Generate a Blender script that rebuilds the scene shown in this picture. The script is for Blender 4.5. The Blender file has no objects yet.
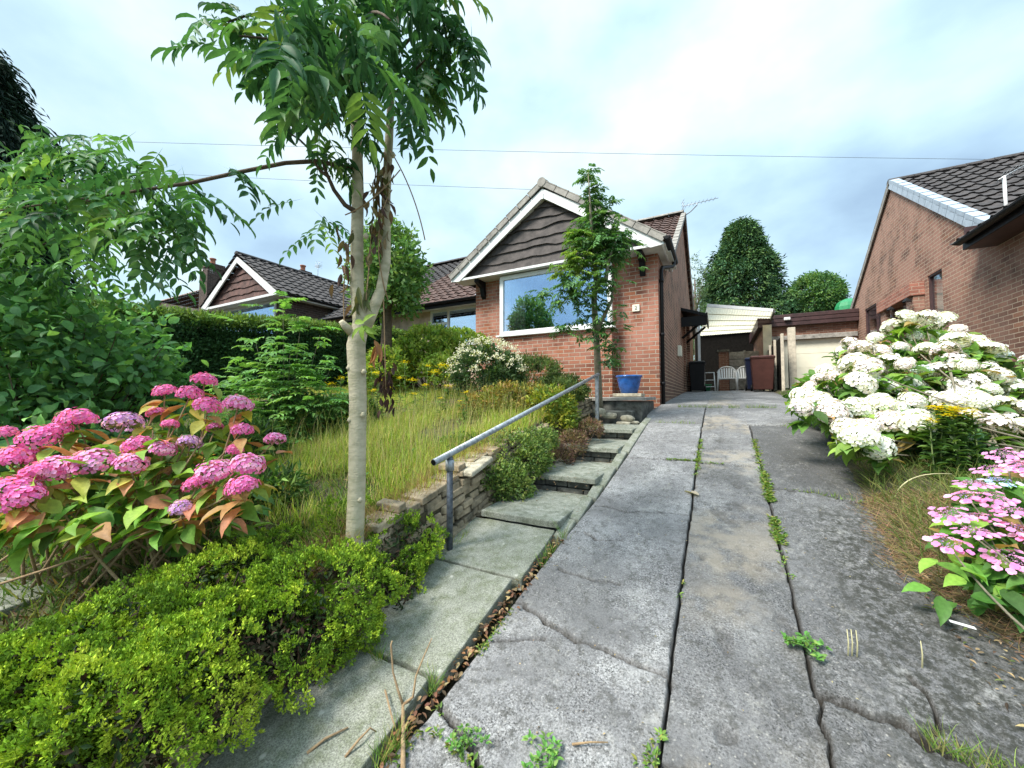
import bpy, math, random
import numpy as np
from mathutils import Vector, Matrix
np.seterr(over="ignore"); rng = np.random.default_rng(7); random.seed(7)
S = bpy.context.scene; COL = S.collection
R = math.radians

# ------------------------------------------------------------------ camera frame
FPX = 385.0; PITCH = math.atan(16/385.); YAW = math.atan(208/385.*math.cos(PITCH)); EYE = 1.5
Fh = np.array([-math.sin(YAW), math.cos(YAW), 0]); Rv = np.array([math.cos(YAW), math.sin(YAW), 0])
Fv = Fh*math.cos(PITCH) + np.array([0, 0, math.sin(PITCH)]); Uv = np.cross(Rv, Fv); CAM = np.array([0, 0, EYE])
def at(x, y, d): return CAM + d*(Fv + Rv*(x-512)/FPX + Uv*(384-y)/FPX)
def atplane(x, y, ax, v):
    r = Fv + Rv*(x-512)/FPX + Uv*(384-y)/FPX
    return CAM + (v-CAM[ax])/r[ax]*r
GY = [-3, 0, 4.2, 5.2, 6.5, 7.5, 14, 40]; GZ = [-.69, 0, .97, 1.17, 1.34, 1.42, 1.80, 1.9]
def g(Y): return np.interp(Y, GY, GZ)

# ------------------------------------------------------------------ noise
def vnoise(P, scale=1., seed=0):
    P = np.asarray(P, float)*scale; i = np.floor(P).astype(np.int64); f = P-i; f = f*f*(3-2*f)
    def h(a):
        n = a[..., 0]*374761393 + a[..., 1]*668265263 + a[..., 2]*2147483647 + seed*1274126177
        n = (n ^ (n >> 13))*1274126177; n = n ^ (n >> 16)
        return (n & 0xffff)/65535.
    r = 0
    for dx in (0, 1):
        for dy in (0, 1):
            for dz in (0, 1):
                w = (f[..., 0] if dx else 1-f[..., 0])*(f[..., 1] if dy else 1-f[..., 1])*(f[..., 2] if dz else 1-f[..., 2])
                r = r + w*h(i+np.array([dx, dy, dz]))
    return r
def fbm(P, scale=1., seed=0, o=4):
    r = 0; a = .5
    for k in range(o): r = r+a*vnoise(P, scale*2**k, seed+k); a *= .5
    return r/(1-.5**o)

# ------------------------------------------------------------------ tagging / linking
ORG = {}
def tag(o, label=None, cat=None, group=None, kind=None):
    if label: o['label'] = label
    if cat: o['category'] = cat
    if group: o['group'] = group
    if kind: o['kind'] = kind
    return o
def thing(name, loc, label, cat, group=None, kind=None):
    o = bpy.data.objects.new(name, None); COL.objects.link(o); o.location = [float(q) for q in loc]
    o.empty_display_size = .1; ORG[o.name] = np.array(loc, float); tag(o, label, cat, group, kind); return o
def uv_project(me):
    n = len(me.polygons)
    if n == 0: return
    co = np.empty(len(me.vertices)*3); me.vertices.foreach_get('co', co); co = co.reshape(-1, 3)
    nr = np.empty(n*3); me.polygons.foreach_get('normal', nr); nr = nr.reshape(-1, 3)
    lt = np.empty(n, int); me.polygons.foreach_get('loop_total', lt)
    vi = np.empty(len(me.loops), int); me.loops.foreach_get('vertex_index', vi)
    u = np.stack([-nr[:, 1], nr[:, 0], np.zeros(n)], 1); l = np.linalg.norm(u, axis=1); flat = l < .05
    u[flat] = (1, 0, 0); l[flat] = 1; u /= l[:, None]
    v = np.cross(nr, u); U = np.repeat(u, lt, 0); V = np.repeat(v, lt, 0); p = co[vi]
    uv = np.stack([(p*U).sum(1), (p*V).sum(1)], 1).astype(np.float32)
    L = me.uv_layers.new(name='UVMap'); L.data.foreach_set('uv', uv.ravel())
def link(name, me, mat, parent=None, org=None):
    o = bpy.data.objects.new(name, me); COL.objects.link(o)
    if mat: me.materials.append(mat)
    if parent is not None: o.parent = parent
    ORG[o.name] = ORG[parent.name] if parent is not None else (np.zeros(3) if org is None else np.array(org, float))
    if org is not None: o.location = [float(q) for q in org]
    return o

class MB:
    def __init__(s): s.v = []; s.f = []; s.sm = []
    def add(s, vs, fs, smooth=False):
        b = len(s.v); s.v += [tuple(float(c) for c in v) for v in vs]; s.f += [tuple(b+i for i in f) for f in fs]; s.sm += [smooth]*len(fs); return s
    def box(s, x0, x1, y0, y1, z0, z1):
        return s.add([(x0,y0,z0),(x1,y0,z0),(x1,y1,z0),(x0,y1,z0),(x0,y0,z1),(x1,y0,z1),(x1,y1,z1),(x0,y1,z1)],
              [(0,3,2,1),(4,5,6,7),(0,1,5,4),(1,2,6,5),(2,3,7,6),(3,0,4,7)])
    def hexa(s, b, t):   # bottom 4 and top 4 points, ccw from above
        return s.add(list(b)+list(t), [(0,3,2,1),(4,5,6,7),(0,1,5,4),(1,2,6,5),(2,3,7,6),(3,0,4,7)])
    def bar(s, p, q, w, h, up=(0,0,1)):
        p = Vector(p); q = Vector(q); d = (q-p).normalized(); u = Vector(up); sx = d.cross(u)
        if sx.length < 1e-4: sx = d.cross(Vector((1,0,0)))
        sx.normalize(); uy = sx.cross(d); a = sx*w/2; b = uy*h/2
        vs = [p-a-b,p+a-b,p+a+b,p-a+b,q-a-b,q+a-b,q+a+b,q-a+b]
        return s.add(vs, [(0,3,2,1),(4,5,6,7),(0,1,5,4),(1,2,6,5),(2,3,7,6),(3,0,4,7)])
    def prism(s, poly, axis, a, b):   # poly of 2d points in the plane normal to axis
        n = len(poly)
        def P(q, t): return (t,q[0],q[1]) if axis == 0 else ((q[0],t,q[1]) if axis == 1 else (q[0],q[1],t))
        vs = [P(q,a) for q in poly]+[P(q,b) for q in poly]
        return s.add(vs, [tuple(range(n)), tuple(range(2*n-1,n-1,-1))]+[(i,(i+1)%n+0,(i+1)%n+n,i+n)[::-1] for i in range(n)])
    def tube(s, pts, rad, n=8, cap=True, smooth=True):
        pts = [Vector([float(c) for c in p]) for p in pts]; m = len(pts)
        if not hasattr(rad, '__len__'): rad = [rad]*m
        t0 = (pts[1]-pts[0]).normalized(); a = t0.cross(Vector((0,0,1)))
        if a.length < .05: a = t0.cross(Vector((1,0,0)))
        a.normalize(); vs = []
        for i, p in enumerate(pts):
            t = (pts[min(i+1,m-1)]-pts[max(i-1,0)]).normalized(); a = (a-t*a.dot(t)).normalized(); b = t.cross(a)
            for k in range(n):
                c = 2*math.pi*k/n; vs.append(p+(a*math.cos(c)+b*math.sin(c))*rad[i])
        fs = [(i*n+k, i*n+(k+1)%n, (i+1)*n+(k+1)%n, (i+1)*n+k) for i in range(m-1) for k in range(n)]
        s.add(vs, fs, smooth)
        if cap: b = len(s.v)-len(vs); s.f += [tuple(b+k for k in range(n-1,-1,-1)), tuple(b+(m-1)*n+k for k in range(n))]; s.sm += [False, False]
        return s
    def lathe(s, prof, c, n=24, smooth=True):
        vs = [(c[0]+r*math.cos(2*math.pi*k/n), c[1]+r*math.sin(2*math.pi*k/n), c[2]+z) for r, z in prof for k in range(n)]
        fs = [(i*n+k, i*n+(k+1)%n, (i+1)*n+(k+1)%n, (i+1)*n+k) for i in range(len(prof)-1) for k in range(n)]
        return s.add(vs, fs, smooth)
    def build(s, name, mat, parent=None, org=None, bevel=0, label=None):
        o0 = ORG[parent.name] if parent is not None else (np.zeros(3) if org is None else np.array(org, float))
        me = bpy.data.meshes.new(name); me.from_pydata([(a-o0[0], b-o0[1], c-o0[2]) for a, b, c in s.v], [], s.f)
        me.polygons.foreach_set('use_smooth', s.sm); me.update(); uv_project(me)
        o = link(name, me, mat, parent, org if parent is None else None)
        if bevel: m = o.modifiers.new('bevel', 'BEVEL'); m.width = bevel; m.segments = 2; m.limit_method = 'ANGLE'
        if label: o['label'] = label
        return o

TPL = {
 'leaf': (np.array([(0,0,0),(.14,-.30,.05),(.14,0,0),(.14,.30,.05),(.38,-.5,.09),(.38,0,0),(.38,.5,.09),(.64,-.40,.05),(.64,0,-.04),(.64,.40,.05),(.85,-.19,-.03),(.85,0,-.10),(.85,.19,-.03),(1,0,-.20)]),
   [(0,2,1),(0,3,2),(1,2,5,4),(2,3,6,5),(4,5,8,7),(5,6,9,8),(7,8,11,10),(8,9,12,11),(10,11,13),(11,12,13)]),
 'fold': (np.array([(0,0,0),(.45,-.5,.12),(1,0,-.08),(.45,.5,.12)]), [(0,2,1),(0,3,2)]),
 'quad': (np.array([(0,0,0),(.5,-.5,0),(1,0,0),(.5,.5,0)]), [(0,3,2,1)]),
 'petal': (np.array([(0,0,0),(.45,-.5,.1),(.9,-.35,.12),(1,0,.05),(.9,.35,.12),(.45,.5,.1)]), [(0,5,4,3,2,1)]),
 'blade': (np.array([(0,-.5,0),(0,.5,0),(.5,-.4,.0),(.5,.4,.0),(.82,-.2,-.08),(.82,.2,-.08),(1,0,-.22)]), [(0,1,3,2),(2,3,5,4),(4,5,6)]),
}
def nrm(a): return a/np.maximum(np.linalg.norm(a, axis=-1, keepdims=True), 1e-9)
class LM:
    def __init__(s): s.V = []; s.C = []; s.T = []
    def add(s, tpl, P, D, N, L, W, col):
        P = np.atleast_2d(P); n = len(P)
        if n == 0: return s
        D = nrm(np.broadcast_to(D, (n, 3))); N = np.broadcast_to(N, (n, 3)); Sx = nrm(np.cross(N, D)+1e-6); N2 = np.cross(D, Sx)
        L = np.broadcast_to(L, (n,)).reshape(-1,1,1); W = np.broadcast_to(W, (n,)).reshape(-1,1,1); t = TPL[tpl][0]
        v = P[:,None]+D[:,None]*t[None,:,0:1]*L+Sx[:,None]*t[None,:,1:2]*W+N2[:,None]*t[None,:,2:3]*L
        s.V.append(v.reshape(-1,3)); s.T.append((tpl, n)); s.C.append(np.broadcast_to(col, (n,3))); return s
    def build(s, name, mat, parent=None, org=None):
        o0 = ORG[parent.name] if parent is not None else (np.zeros(3) if org is None else np.array(org, float))
        V = np.concatenate(s.V)-o0; vi = []; lt = []; C = []; base = 0
        for (tpl, n), c in zip(s.T, s.C):
            T, F = TPL[tpl]; nv = len(T); off = base+np.arange(n)*nv
            fl = np.concatenate([np.array(f) for f in F]); vi.append((off[:,None]+fl[None]).ravel())
            lt.append(np.tile([len(f) for f in F], n)); C.append(np.repeat(c, len(F), 0)); base += n*nv
        vi = np.concatenate(vi); lt = np.concatenate(lt); C = np.concatenate(C)
        me = bpy.data.meshes.new(name); me.vertices.add(len(V)); me.vertices.foreach_set('co', V.astype(np.float32).ravel())
        me.loops.add(len(vi)); me.loops.foreach_set('vertex_index', vi.astype(np.int32))
        me.polygons.add(len(lt)); ls = np.concatenate([[0], np.cumsum(lt)[:-1]]); me.polygons.foreach_set('loop_start', ls.astype(np.int32))
        try: me.polygons.foreach_set('loop_total', lt.astype(np.int32))
        except Exception: pass
        me.update(calc_edges=True)
        a = me.attributes.new('Col', 'FLOAT_COLOR', 'FACE'); c4 = np.ones((len(lt),4), np.float32); c4[:,:3] = np.clip(C, 0, 1); a.data.foreach_set('color', c4.ravel())
        return link(name, me, mat, parent, org if parent is None else None)
def pick(n, cols, w=None, j=.18):
    cols = np.array(cols, float); i = rng.choice(len(cols), n, p=None if w is None else np.array(w)/sum(w))
    return cols[i]*(1+rng.normal(0, j, (n,1)))*(1+rng.normal(0, j*.25, (n,3)))
def rdir(n): return nrm(rng.normal(size=(n,3)))

# ------------------------------------------------------------------ materials
def newmat(name):
    m = bpy.data.materials.new(name); m.use_nodes = True; nt = m.node_tree; return m, nt, nt.nodes['Principled BSDF']
def nd(nt, t, **k):
    n = nt.nodes.new(t)
    for a, b in k.items():
        if a.startswith('i_'): n.inputs[a[2:].replace('_', ' ')].default_value = b
        else: setattr(n, a, b)
    return n
def ramp(nt, src, stops):
    r = nt.nodes.new('ShaderNodeValToRGB'); e = r.color_ramp.elements
    while len(e) < len(stops): e.new(.5)
    for i, (p, c) in enumerate(stops): e[i].position = p; e[i].color = (*c, 1) if len(c) == 3 else c
    nt.links.new(src, r.inputs[0]); return r.outputs[0]
def mixc(nt, fac, a, b, mode='MIX'):
    m = nt.nodes.new('ShaderNodeMix'); m.data_type = 'RGBA'; m.blend_type = mode
    for k, v in ((0, fac), (6, a), (7, b)):
        if hasattr(v, 'links') or hasattr(v, 'is_output'): nt.links.new(v, m.inputs[k])
        else: m.inputs[k].default_value = v if k == 0 else (*v, 1)
    return m.outputs[2]
def bump(nt, b, h, dist, strength=1., prev=None):
    n = nd(nt, 'ShaderNodeBump', i_Strength=strength, i_Distance=dist); nt.links.new(h, n.inputs['Height'])
    if prev is not None: nt.links.new(prev, n.inputs['Normal'])
    nt.links.new(n.outputs[0], b.inputs['Normal']); return n.outputs[0]
def noise(nt, scale, detail=6, vec=None, rough=.6):
    n = nd(nt, 'ShaderNodeTexNoise', i_Scale=scale, i_Detail=detail, i_Roughness=rough)
    if vec is None: vec = nd(nt, 'ShaderNodeNewGeometry').outputs['Position']
    nt.links.new(vec, n.inputs['Vector']); return n.outputs[0]
def simple(name, col, rough=.6, metal=0, var=.15, scale=12, bmp=0, spec=.5, col2=None):
    m, nt, b = newmat(name); c2 = col2 or tuple(c*(1-2*var) for c in col); c1 = tuple(min(c*(1+var), 1) for c in col)
    nz = noise(nt, scale, 8); nt.links.new(ramp(nt, nz, [(.3, c2), (.65, c1)]), b.inputs['Base Color'])
    b.inputs['Roughness'].default_value = rough; b.inputs['Metallic'].default_value = metal; b.inputs['Specular IOR Level'].default_value = spec
    if bmp: bump(nt, b, noise(nt, scale*6, 6), bmp)
    return m
def brick(name, c1, c2, mortar, stain=(.12,.09,.07), stain_amt=.5, patch=None):
    m, nt, b = newmat(name); uv = nd(nt, 'ShaderNodeUVMap').outputs[0]
    # a little waviness so the courses are not ruler straight
    nz = nd(nt, 'ShaderNodeTexNoise', i_Scale=3., i_Detail=2.); nt.links.new(uv, nz.inputs['Vector'])
    sc = nd(nt, 'ShaderNodeVectorMath', operation='SCALE'); sc.inputs['Scale'].default_value = .006; nt.links.new(nz.outputs[1], sc.inputs[0])
    ad = nd(nt, 'ShaderNodeVectorMath', operation='ADD'); nt.links.new(uv, ad.inputs[0]); nt.links.new(sc.outputs[0], ad.inputs[1])
    bt = nd(nt, 'ShaderNodeTexBrick'); bt.offset = .5
    for k, v in (('Scale', 1.), ('Mortar Size', .0072), ('Mortar Smooth', .3), ('Bias', 0.), ('Brick Width', .225), ('Row Height', .075)): bt.inputs[k].default_value = v
    bt.inputs['Color1'].default_value = (*c1,1); bt.inputs['Color2'].default_value = (*c2,1); bt.inputs['Mortar'].default_value = (*mortar,1)
    nt.links.new(ad.outputs[0], bt.inputs['Vector'])
    # second, offset colour grid gives more than two brick tones
    br2 = nd(nt, 'ShaderNodeTexBrick'); br2.offset = .5
    for k, v in (('Scale', 1.), ('Mortar Size', 0.), ('Bias', -.3), ('Brick Width', .225), ('Row Height', .075)): br2.inputs[k].default_value = v
    br2.inputs['Color1'].default_value = (1,1,1,1); br2.inputs['Color2'].default_value = (.42,.36,.36,1)
    mp = nd(nt, 'ShaderNodeMapping'); mp.inputs['Location'].default_value = (22.5, 7.5, 0); nt.links.new(ad.outputs[0], mp.inputs[0]); nt.links.new(mp.outputs[0], br2.inputs['Vector'])
    inv = nd(nt, 'ShaderNodeMath', operation='SUBTRACT'); inv.inputs[0].default_value = .85; nt.links.new(bt.outputs[1], inv.inputs[1]); inv.use_clamp = True
    c = mixc(nt, inv.outputs[0], bt.outputs[0], br2.outputs[0], 'MULTIPLY')
    nzz = noise(nt, 1.1, 8); st = ramp(nt, nzz, [(.4, (0,0,0)), (.7, (stain_amt,)*3)])
    c = mixc(nt, st, c, stain)
    gr = noise(nt, 90, 4); gm = ramp(nt, gr, [(.3, (.72,)*3), (.7, (1.15,)*3)]); c = mixc(nt, 1., c, gm, 'MULTIPLY')
    if patch:
        zlo, zhi, pc = patch; sp = nd(nt, 'ShaderNodeSeparateXYZ'); nt.links.new(nd(nt, 'ShaderNodeNewGeometry').outputs['Position'], sp.inputs[0])
        mr = nd(nt, 'ShaderNodeMapRange'); mr.inputs[1].default_value = zhi; mr.inputs[2].default_value = zlo; nt.links.new(sp.outputs[2], mr.inputs[0])
        mm = nd(nt, 'ShaderNodeMath', operation='MULTIPLY'); nt.links.new(mr.outputs[0], mm.inputs[0]); nt.links.new(ramp(nt, noise(nt, 2.2, 5), [(.38, (0,0,0)), (.55, (.75,)*3)]), mm.inputs[1])
        c = mixc(nt, mm.outputs[0], c, mixc(nt, inv.outputs[0], mortar, pc))
    nt.links.new(c, b.inputs['Base Color']); b.inputs['Roughness'].default_value = .9
    hm = nd(nt, 'ShaderNodeMath', operation='SUBTRACT'); hm.inputs[0].default_value = 1; nt.links.new(bt.outputs[1], hm.inputs[1])
    n1 = bump(nt, b, hm.outputs[0], .008); bump(nt, b, gr, .004, 1., n1)
    return m
def leafm(name, trans=.3, rough=.45, spec=.4):
    m, nt, b = newmat(name); a = nd(nt, 'ShaderNodeAttribute', attribute_name='Col')
    nz = noise(nt, 60, 3); c = mixc(nt, 1., a.outputs[0], ramp(nt, nz, [(.3, (.8,)*3), (.7, (1.15,)*3)]), 'MULTIPLY')
    nt.links.new(c, b.inputs['Base Color']); b.inputs['Roughness'].default_value = rough; b.inputs['Specular IOR Level'].default_value = spec
    t = nd(nt, 'ShaderNodeBsdfTranslucent'); nt.links.new(mixc(nt, 1., c, (1.5,1.5,.7), 'MULTIPLY'), t.inputs[0])
    mx = nd(nt, 'ShaderNodeMixShader'); mx.inputs[0].default_value = trans; nt.links.new(b.outputs[0], mx.inputs[1]); nt.links.new(t.outputs[0], mx.inputs[2])
    nt.links.new(mx.outputs[0], nt.nodes['Material Output'].inputs[0]); return m
def bark(name, c1, c2, scale=14):
    m, nt, b = newmat(name); tc = nd(nt, 'ShaderNodeNewGeometry').outputs['Position']
    mp = nd(nt, 'ShaderNodeMapping'); mp.inputs['Scale'].default_value = (1,1,2.2); nt.links.new(tc, mp.inputs[0])
    n1 = noise(nt, scale, 8, mp.outputs[0]); nt.links.new(ramp(nt, n1, [(.32, c2), (.6, c1)]), b.inputs['Base Color'])
    b.inputs['Roughness'].default_value = .85; bump(nt, b, noise(nt, scale*5, 5, mp.outputs[0]), .006); return m
M = {}
M['leaf'] = leafm('leaf', .3, .55, .25); M['petal'] = leafm('petal', .25, .7, .2); M['grass'] = leafm('grass', .35, .6, .2)
M['needle'] = leafm('needle', .12, .7, .15)
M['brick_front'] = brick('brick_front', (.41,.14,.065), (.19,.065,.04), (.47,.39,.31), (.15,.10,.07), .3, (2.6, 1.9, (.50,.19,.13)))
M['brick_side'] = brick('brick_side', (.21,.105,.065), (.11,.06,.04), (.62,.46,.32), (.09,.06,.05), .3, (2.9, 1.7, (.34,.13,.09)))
M['brick_right'] = brick('brick_right', (.31,.15,.095), (.16,.08,.06), (.50,.40,.30), (.17,.12,.10), .55, (3.9, 2.2, (.40,.19,.14)))
M['brick_pink'] = brick('brick_pink', (.48,.20,.14), (.36,.14,.10), (.5,.36,.28), (.3,.15,.1), .3)
M['brick_dark'] = brick('brick_dark', (.10,.06,.05), (.06,.04,.035), (.2,.16,.13), (.05,.04,.03), .4)
M['brick_garage'] = brick('brick_garage', (.36,.18,.12), (.26,.12,.08), (.4,.3,.24), (.2,.11,.08), .4)
M['render'] = simple('pale_render', (.52,.38,.29), .9, bmp=.003, scale=6)
M['white'] = simple('white_paint', (.78,.79,.78), .45, var=.05, scale=5, bmp=.0008)
M['cream'] = simple('cream_paint', (.82,.79,.64), .5, var=.04, scale=4)
M['soffit'] = simple('soffit_paint', (.62,.61,.56), .6, var=.1, scale=5)
M['tile_dark'] = simple('dark_roof_tile', (.062,.055,.055), .85, var=.3, scale=7, bmp=.004)
M['tile_brown'] = simple('brown_roof_tile', (.12,.072,.06), .85, var=.3, scale=6, bmp=.004)
M['tile_red'] = simple('reddish_roof_tile', (.42,.31,.26), .85, var=.3, scale=9, bmp=.004)
M['verge'] = simple('grey_verge_tile', (.31,.29,.26), .8, var=.2, scale=8, bmp=.003)
M['verge_blue'] = simple('pale_verge_tile', (.40,.47,.55), .5, var=.08, scale=8)
M['lead'] = simple('lead_flashing', (.25,.28,.32), .5, var=.2, scale=10)
M['clad'] = simple('dark_waney_timber', (.075,.062,.058), .75, var=.35, scale=5, bmp=.004)
M['clad_red'] = simple('brown_waney_timber', (.12,.06,.05), .75, var=.3, scale=5, bmp=.004)
M['black'] = simple('black_plastic', (.010,.010,.011), .45, var=.1, scale=10, spec=.2)
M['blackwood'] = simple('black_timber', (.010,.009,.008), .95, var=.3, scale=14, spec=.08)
M['maroon'] = simple('dark_brown_board', (.06,.028,.028), .5, var=.25, scale=6)
M['conc'] = simple('grey_concrete', (.33,.31,.28), .9, var=.25, scale=9, bmp=.004)
M['conc_dark'] = simple('stained_and_shade_concrete', (.13,.13,.115), .9, var=.4, scale=11, bmp=.008)  # stained concrete; on the step risers its dark tone stands in for shade
M['postc'] = simple('pale_concrete_post', (.60,.53,.42), .9, var=.15, scale=11, bmp=.003)
M['galv'] = simple('galvanised_steel', (.36,.39,.42), .5, .55, var=.25, scale=30, bmp=.0006)
M['galv_dark'] = simple('weathered_steel', (.10,.115,.14), .6, .4, var=.35, scale=35, bmp=.0008)
M['terra'] = simple('terracotta', (.38,.15,.09), .8, var=.2)
M['bin_brown'] = simple('brown_bin_plastic', (.085,.032,.025), .55, var=.12, scale=6, spec=.25)
M['bin_blue'] = simple('blue_bin_plastic', (.012,.018,.05), .5, var=.1, spec=.25)
M['green'] = simple('green_plastic', (.03,.25,.10), .45, var=.1)
M['pot'] = simple('blue_glaze', (.018,.10,.36), .18, var=.25, scale=9)
M['whiteplastic'] = simple('white_plastic', (.72,.70,.66), .4, var=.06)
M['cream_sheet'] = simple('cream_sheeting', (.66,.58,.40), .5, var=.12, scale=3)
M['wire'] = simple('cable_grey', (.16,.19,.22), .7)
M['alu'] = simple('aerial_metal', (.45,.46,.47), .4, .6)
M['curtain'] = simple('cream_curtain', (.6,.58,.5), .9)
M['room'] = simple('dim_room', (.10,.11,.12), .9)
M['bark_pale'] = bark('pale_ash_bark', (.56,.50,.36), (.34,.32,.20), 9)
M['bark_dark'] = bark('brown_bark', (.13,.09,.06), (.06,.045,.03))
M['bark_grey'] = bark('grey_bark', (.24,.21,.15), (.12,.11,.07))
M['twig'] = bark('dry_stem', (.42,.29,.16), (.28,.18,.10), 40)
M['stone'] = simple('dry_wall_stone', (.30,.235,.155), .9, var=.45, scale=9, bmp=.008, col2=(.085,.078,.055))
M['stone_pale'] = simple('pale_rubble', (.42,.38,.29), .9, var=.3, scale=12, bmp=.008)
def glass(name, refl=.5, tint=(.85,.93,1)):
    m, nt, b = newmat(name); gl = nd(nt, 'ShaderNodeBsdfGlossy', i_Roughness=.015); gl.inputs[0].default_value = (*tint,1)
    tr = nd(nt, 'ShaderNodeBsdfTransparent'); mx = nd(nt, 'ShaderNodeMixShader'); mx.inputs[0].default_value = refl
    nz = noise(nt, 1.2, 2); bp = nd(nt, 'ShaderNodeBump', i_Distance=.004, i_Strength=.4); nt.links.new(nz, bp.inputs['Height']); nt.links.new(bp.outputs[0], gl.inputs['Normal'])
    nt.links.new(tr.outputs[0], mx.inputs[1]); nt.links.new(gl.outputs[0], mx.inputs[2]); nt.links.new(mx.outputs[0], nt.nodes['Material Output'].inputs[0]); return m
M['glass'] = glass('window_glass', .58, (.60,.80,1)); M['glass_dark'] = glass('side_window_glass', .3)
def flag(name, c1, c2, c3):
    m, nt, b = newmat(name); n1 = noise(nt, 3.2, 7); c = ramp(nt, n1, [(.33, c2), (.62, c1)])
    n2 = noise(nt, 13, 8, rough=.75); c = mixc(nt, ramp(nt, n2, [(.44, (0,0,0)), (.62, (.85,)*3)]), c, c3); c = mixc(nt, ramp(nt, noise(nt, 4.3, 9, rough=.8), [(.54, (0,0,0)), (.66, (.6,)*3)]), c, (.33,.335,.30))
    n3 = noise(nt, 170, 4); c = mixc(nt, 1., c, ramp(nt, n3, [(.35, (.5,)*3), (.65, (1.4,)*3)]), 'MULTIPLY')
    v = nd(nt, 'ShaderNodeTexVoronoi', i_Scale=7.); nt.links.new(nd(nt, 'ShaderNodeNewGeometry').outputs['Position'], v.inputs['Vector'])
    c = mixc(nt, ramp(nt, v.outputs[0], [(.05, (.55,)*3), (.11, (0,0,0))]), c, (.55,.54,.48))
    nt.links.new(c, b.inputs['Base Color']); b.inputs['Roughness'].default_value = .85
    n = bump(nt, b, n2, .006); bump(nt, b, n3, .0015, 1., n); return m
M['flag'] = flag('path_flagstone', (.29,.295,.25), (.19,.20,.16), (.125,.14,.085))
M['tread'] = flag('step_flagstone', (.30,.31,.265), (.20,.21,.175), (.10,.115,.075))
def drive_mat():
    m, nt, b = newmat('driveway_concrete'); a = nd(nt, 'ShaderNodeAttribute', attribute_name='Tone'); k = nd(nt, 'ShaderNodeAttribute', attribute_name='Crack')
    sp = nd(nt, 'ShaderNodeSeparateColor'); nt.links.new(a.outputs[0], sp.inputs[0])   # r: tone, g: moss, b: smooth patch
    n1 = noise(nt, 2.3, 8, rough=.65); n2 = noise(nt, 120, 4, rough=.75); n3 = noise(nt, 20, 7, rough=.75)
    base = ramp(nt, n1, [(.3, (.15,.147,.15)), (.5, (.225,.222,.225)), (.68, (.34,.335,.33))])
    c = mixc(nt, 1., base, a.outputs[0], 'MULTIPLY') if False else base
    sc = nd(nt, 'ShaderNodeVectorMath', operation='SCALE'); nt.links.new(base, sc.inputs[0]); nt.links.new(sp.outputs[0], sc.inputs['Scale']); c = sc.outputs[0]
    spk = ramp(nt, n2, [(.38, (.10,)*3), (.46, (.75,)*3), (.56, (1.15,)*3), (.68, (2.1,)*3)])
    c = mixc(nt, ramp(nt, noise(nt, 3.7, 5, rough=.6), [(.36, (.35,)*3), (.6, (1,)*3)]), c, mixc(nt, 1., c, spk, 'MULTIPLY')); c = mixc(nt, ramp(nt, noise(nt, 1.3, 6, rough=.6), [(.48, (0,)*3), (.6, (.45,)*3)]), c, (.10,.10,.10))
    c = mixc(nt, ramp(nt, n3, [(.50, (0,0,0)), (.64, (.75,)*3)]), c, (.075,.073,.065)); n4 = noise(nt, 5.5, 9, rough=.8); c = mixc(nt, ramp(nt, n4, [(.55, (0,0,0)), (.68, (.5,)*3)]), c, (.46,.45,.42)); vo = nd(nt, 'ShaderNodeTexVoronoi', i_Scale=46.); nt.links.new(nd(nt, 'ShaderNodeNewGeometry').outputs['Position'], vo.inputs['Vector']); c = mixc(nt, ramp(nt, vo.outputs[0], [(.12, (.7,)*3), (.2, (0,0,0))]), c, mixc(nt, ramp(nt, vo.outputs[1], [(.4,(0,0,0)),(.6,(1,1,1))]), (.04,.04,.04), (.42,.40,.37)))
    mm = nd(nt, 'ShaderNodeMath', operation='MULTIPLY'); nt.links.new(sp.outputs[1], mm.inputs[0]); nt.links.new(ramp(nt, noise(nt, 26, 8, rough=.8), [(.44, (.0,)*3), (.56, (1,)*3)]), mm.inputs[1])
    c = mixc(nt, mm.outputs[0], c, (.035,.036,.028))
    mb = nd(nt, 'ShaderNodeMath', operation='MULTIPLY'); nt.links.new(sp.outputs[2], mb.inputs[0]); nt.links.new(ramp(nt, noise(nt, 7, 6), [(.38, (0,)*3), (.56, (.6,)*3)]), mb.inputs[1])
    c = mixc(nt, mb.outputs[0], c, (.36,.31,.24))
    c = mixc(nt, k.outputs[2], c, (.025,.02,.014))
    nt.links.new(c, b.inputs['Base Color']); b.inputs['Roughness'].default_value = .88
    n = bump(nt, b, n3, .014); bump(nt, b, n2, .005, 1., n); return m
M['drive'] = drive_mat()
def ground_mat():
    m, nt, b = newmat('garden_soil'); n1 = noise(nt, 1.6, 8); n2 = noise(nt, 40, 6)
    c = ramp(nt, n1, [(.35, (.05,.038,.024)), (.6, (.095,.085,.04))]); c = mixc(nt, 1., c, ramp(nt, n2, [(.3, (.5,)*3), (.7, (1.5,)*3)]), 'MULTIPLY')
    nt.links.new(c, b.inputs['Base Color']); b.inputs['Roughness'].default_value = .95; bump(nt, b, n2, .03); return m
M['soil'] = ground_mat()

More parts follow.
